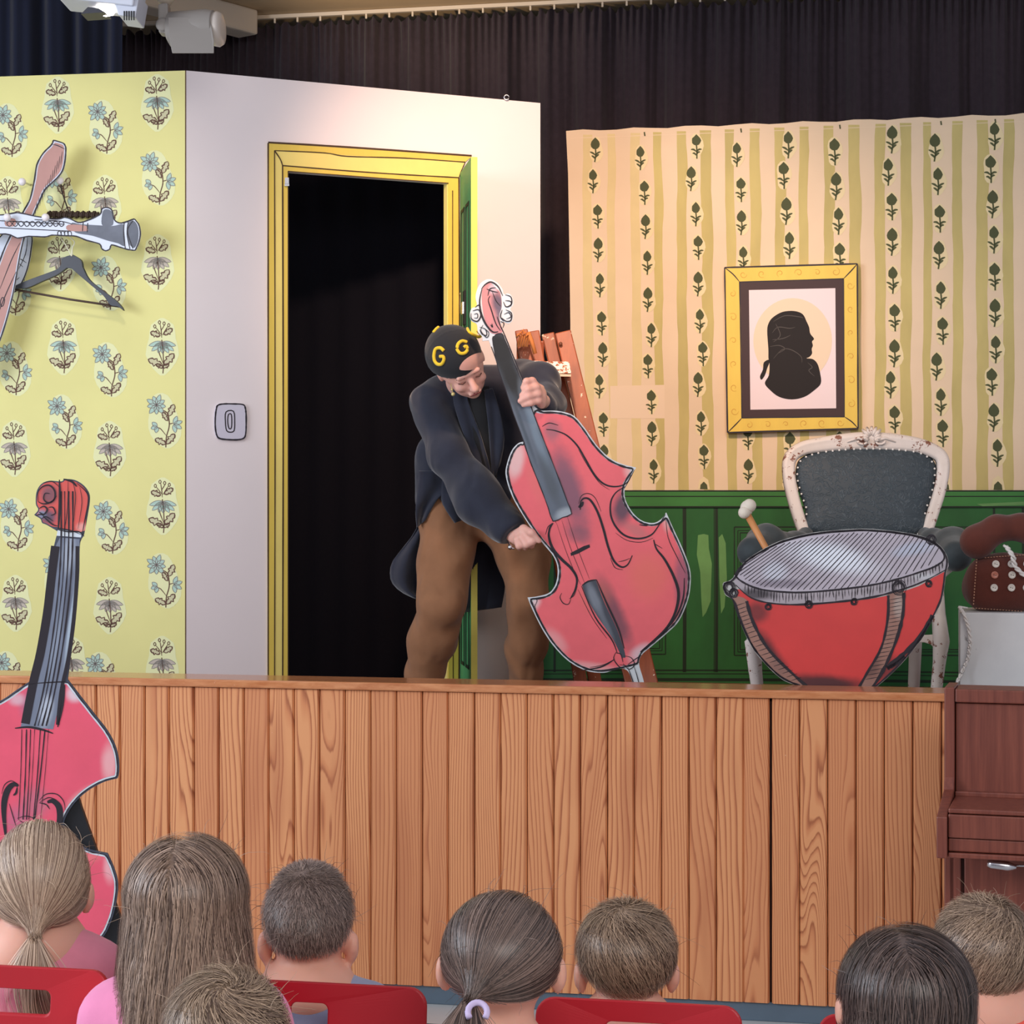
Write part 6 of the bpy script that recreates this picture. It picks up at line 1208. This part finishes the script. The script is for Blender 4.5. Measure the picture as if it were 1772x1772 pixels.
sheet('coat_tail', [(722, 880), (721, 915), (700, 945), (680, 970), (675, 992), (680, 1010), (698, 1026), (722, 1037)], [(760, 850), (752, 880), (742, 915), (735, 950), (735, 980), (735, 1000), (734, 1020), (732, 1037)], 6.96, COAT, .022, Db=6.99)
sheet('coat_tail', [(810, 860), (806, 920), (800, 970), (792, 1020), (785, 1062)], [(905, 880), (872, 940), (868, 975), (874, 1012), (868, 1051)], 6.98, COAT, .014, Db=7.0, ph=1)
sheet('coat_front', [(725, 815), (722, 850), (719, 885), (722, 912)], [(790, 815), (775, 845), (754, 868), (736, 900)], 6.76, COAT, .010, ph=2, Db=6.80)
sheet('coat_front', [(765, 830), (764, 850), (766, 872), (787, 905)], [(840, 850), (836, 870), (832, 888), (818, 893)], 6.72, COAT, .008, ph=.5, Db=6.74)
SH = mat('black_shirt', (17, 17, 20), .8, sheen=.1)
def fr(x, y): return 6.83-.135*.9-.02
sheet('shirt_front', [(802, 672), (808, 740), (824, 790), (846, 838)], [(846, 668), (858, 720), (862, 780), (858, 838)], 6.665, SH, .004, Db=6.70)
sheet('lapel', [(784, 664), (786, 700), (806, 760), (840, 835)], [(806, 664), (812, 700), (834, 760), (856, 838)], 6.655, COAT, .005, ph=1, Db=6.69)
sheet('lapel', [(838, 675), (843, 720), (848, 770), (852, 835)], [(852, 672), (866, 715), (872, 760), (866, 800)], 6.655, COAT, .005, ph=3, Db=6.69)
# face details
g = G()
for s_ in (-1, 1):
    g.tube([hl(s_*.018, .094, -.006), hl(s_*.030, .095, -.010), hl(s_*.042, .088, -.006)], .0016, 5); g.tube([hl(s_*.016, .094, .008), hl(s_*.030, .092, .012), hl(s_*.044, .084, .008)], [.001, .0018, .001], 5)
g.done('lashes_and_brows', mat('brown_brow', (84, 54, 44), .8), t_a)
g = G(); g.tube([hl(-.020, .094, -.0685), hl(0, .0985, -.0675), hl(.020, .094, -.0685)], .0022, 5)
for s_ in (-1, 1): g.ball(hl(s_*.007, .112, -.049), .0028, 6, 4)
g.done('mouth_line', mat('dark_lip', (140, 66, 66), .5), t_a)
# backward cap
cc_ = hl(0, -.004, .028)+np.array((-.013, 0, .006)); cr_ = np.array((.091, .108, .092)); CAPM = mat('black_cap_cloth', (27, 29, 34), .85, sheen=.2, bump=.2, bscale=800)
t_cap = None
v, q = snets([('e', cc_, tuple(cr_), RH)], .005, .01, cut=lambda X: -((X-cc_) @ up+.010+.10*((X-cc_) @ fd)), disp=lambda X: -.0012*np.exp(-(((X-cc_) @ sd)/.003)**2)-.0012*np.exp(-(((X-cc_) @ fd)/.003)**2))
cap = put('cap', v, q, CAPM, t_a, smooth=True)
body('cap_bill', [('e', hl(0, -.125, -.002), (.06, .06, .010), RH)], CAPM, cap, .005, .01)
g = G(); g.ball(hl(0, -.006, .112), .006, 8, 6); g.done('cap_button', CAPM, cap, smooth=True)
def onell(x, y, off=0, Cc=cc_, rr_=None):
    rr_ = cr_ if rr_ is None else rr_
    d = np.array(((x-CX)/F, 1, -(y-CY)/F)); o = np.array((0, 0, H))-Cc; rr = rr_+off; o_, d_ = (o @ RH)/rr, (d @ RH)/rr; a, b, c = d_ @ d_, o_ @ d_, o_ @ o_-1; D_ = b*b-a*c
    return Vector(o+Cc+d*((-b-math.sqrt(max(D_, 0)))/a))
YL = mat('yellow_felt_letter', (232, 196, 44), .8, sheen=.2)
for nm, pts, w in (('letter_g', [(768, 607), (762, 602), (754, 604), (751, 614), (752, 624), (757, 630), (764, 630), (768, 623), (767, 617), (761, 617)], .0062), ('letter_g', [(808, 592), (800, 590), (793, 595), (791, 604), (796, 611), (804, 611), (809, 605), (807, 599), (803, 601)], .0060),
                   ('letter_g', [(808, 567), (812, 575), (820, 580), (829, 583), (832, 579), (826, 572)], .0058), ('letter_g', [(750, 575), (754, 570), (759, 566)], .0052)):
    g = G(); q = [onell(x, y, .002) for x, y in cr(pts, n=4)]; g.tube(q, w*.92, 8); g.done(nm, YL, cap, smooth=True)
g = G(); ring = cr([(795, 639), (800, 627), (812, 617), (826, 611), (835, 611), (838, 618), (834, 630), (824, 638), (808, 641)], True, 3); c0 = (820, 627)
for s_ in (1, .6, .3): g.v += [tuple(onell(c0[0]+(x-c0[0])*s_, c0[1]+(y-c0[1])*s_, .0032)) for x, y in ring]
n_ = len(ring); g.v.append(tuple(onell(*c0, .0036))); g.f = [(j*n_+k, j*n_+(k+1) % n_, (j+1)*n_+(k+1) % n_, (j+1)*n_+k) for j in range(2) for k in range(n_)]+[(2*n_+k, 2*n_+(k+1) % n_, 3*n_) for k in range(n_)]
g.done('cap_opening', ASK, cap, smooth=True)
g = G(); e_ = hl(-.078, .0, -.045) if hl(-.078, 0, 0)[0] < hl(.078, 0, 0)[0] else hl(.078, 0, -.045); e_ = P(784, 682, 6.56)
g.ball(e_, .0065, 10, 8); g.ball(P(782, 674, 6.56), .004, 8, 6); g.tube([P(780, 664, 6.56), P(782, 674, 6.56), e_], .0012, 5); g.done('earring', mat('pearl_gold', (224, 206, 140), .3, .4), t_a, smooth=True)
g = G(); g.ball(P(883, 947, 6.475), .0085, 8, 6); g.tube([P(880, 938, 6.49), P(883, 947, 6.475), P(890, 950, 6.47)], .003, 6); g.done('bracelet', M['chrome'], t_a, smooth=True)
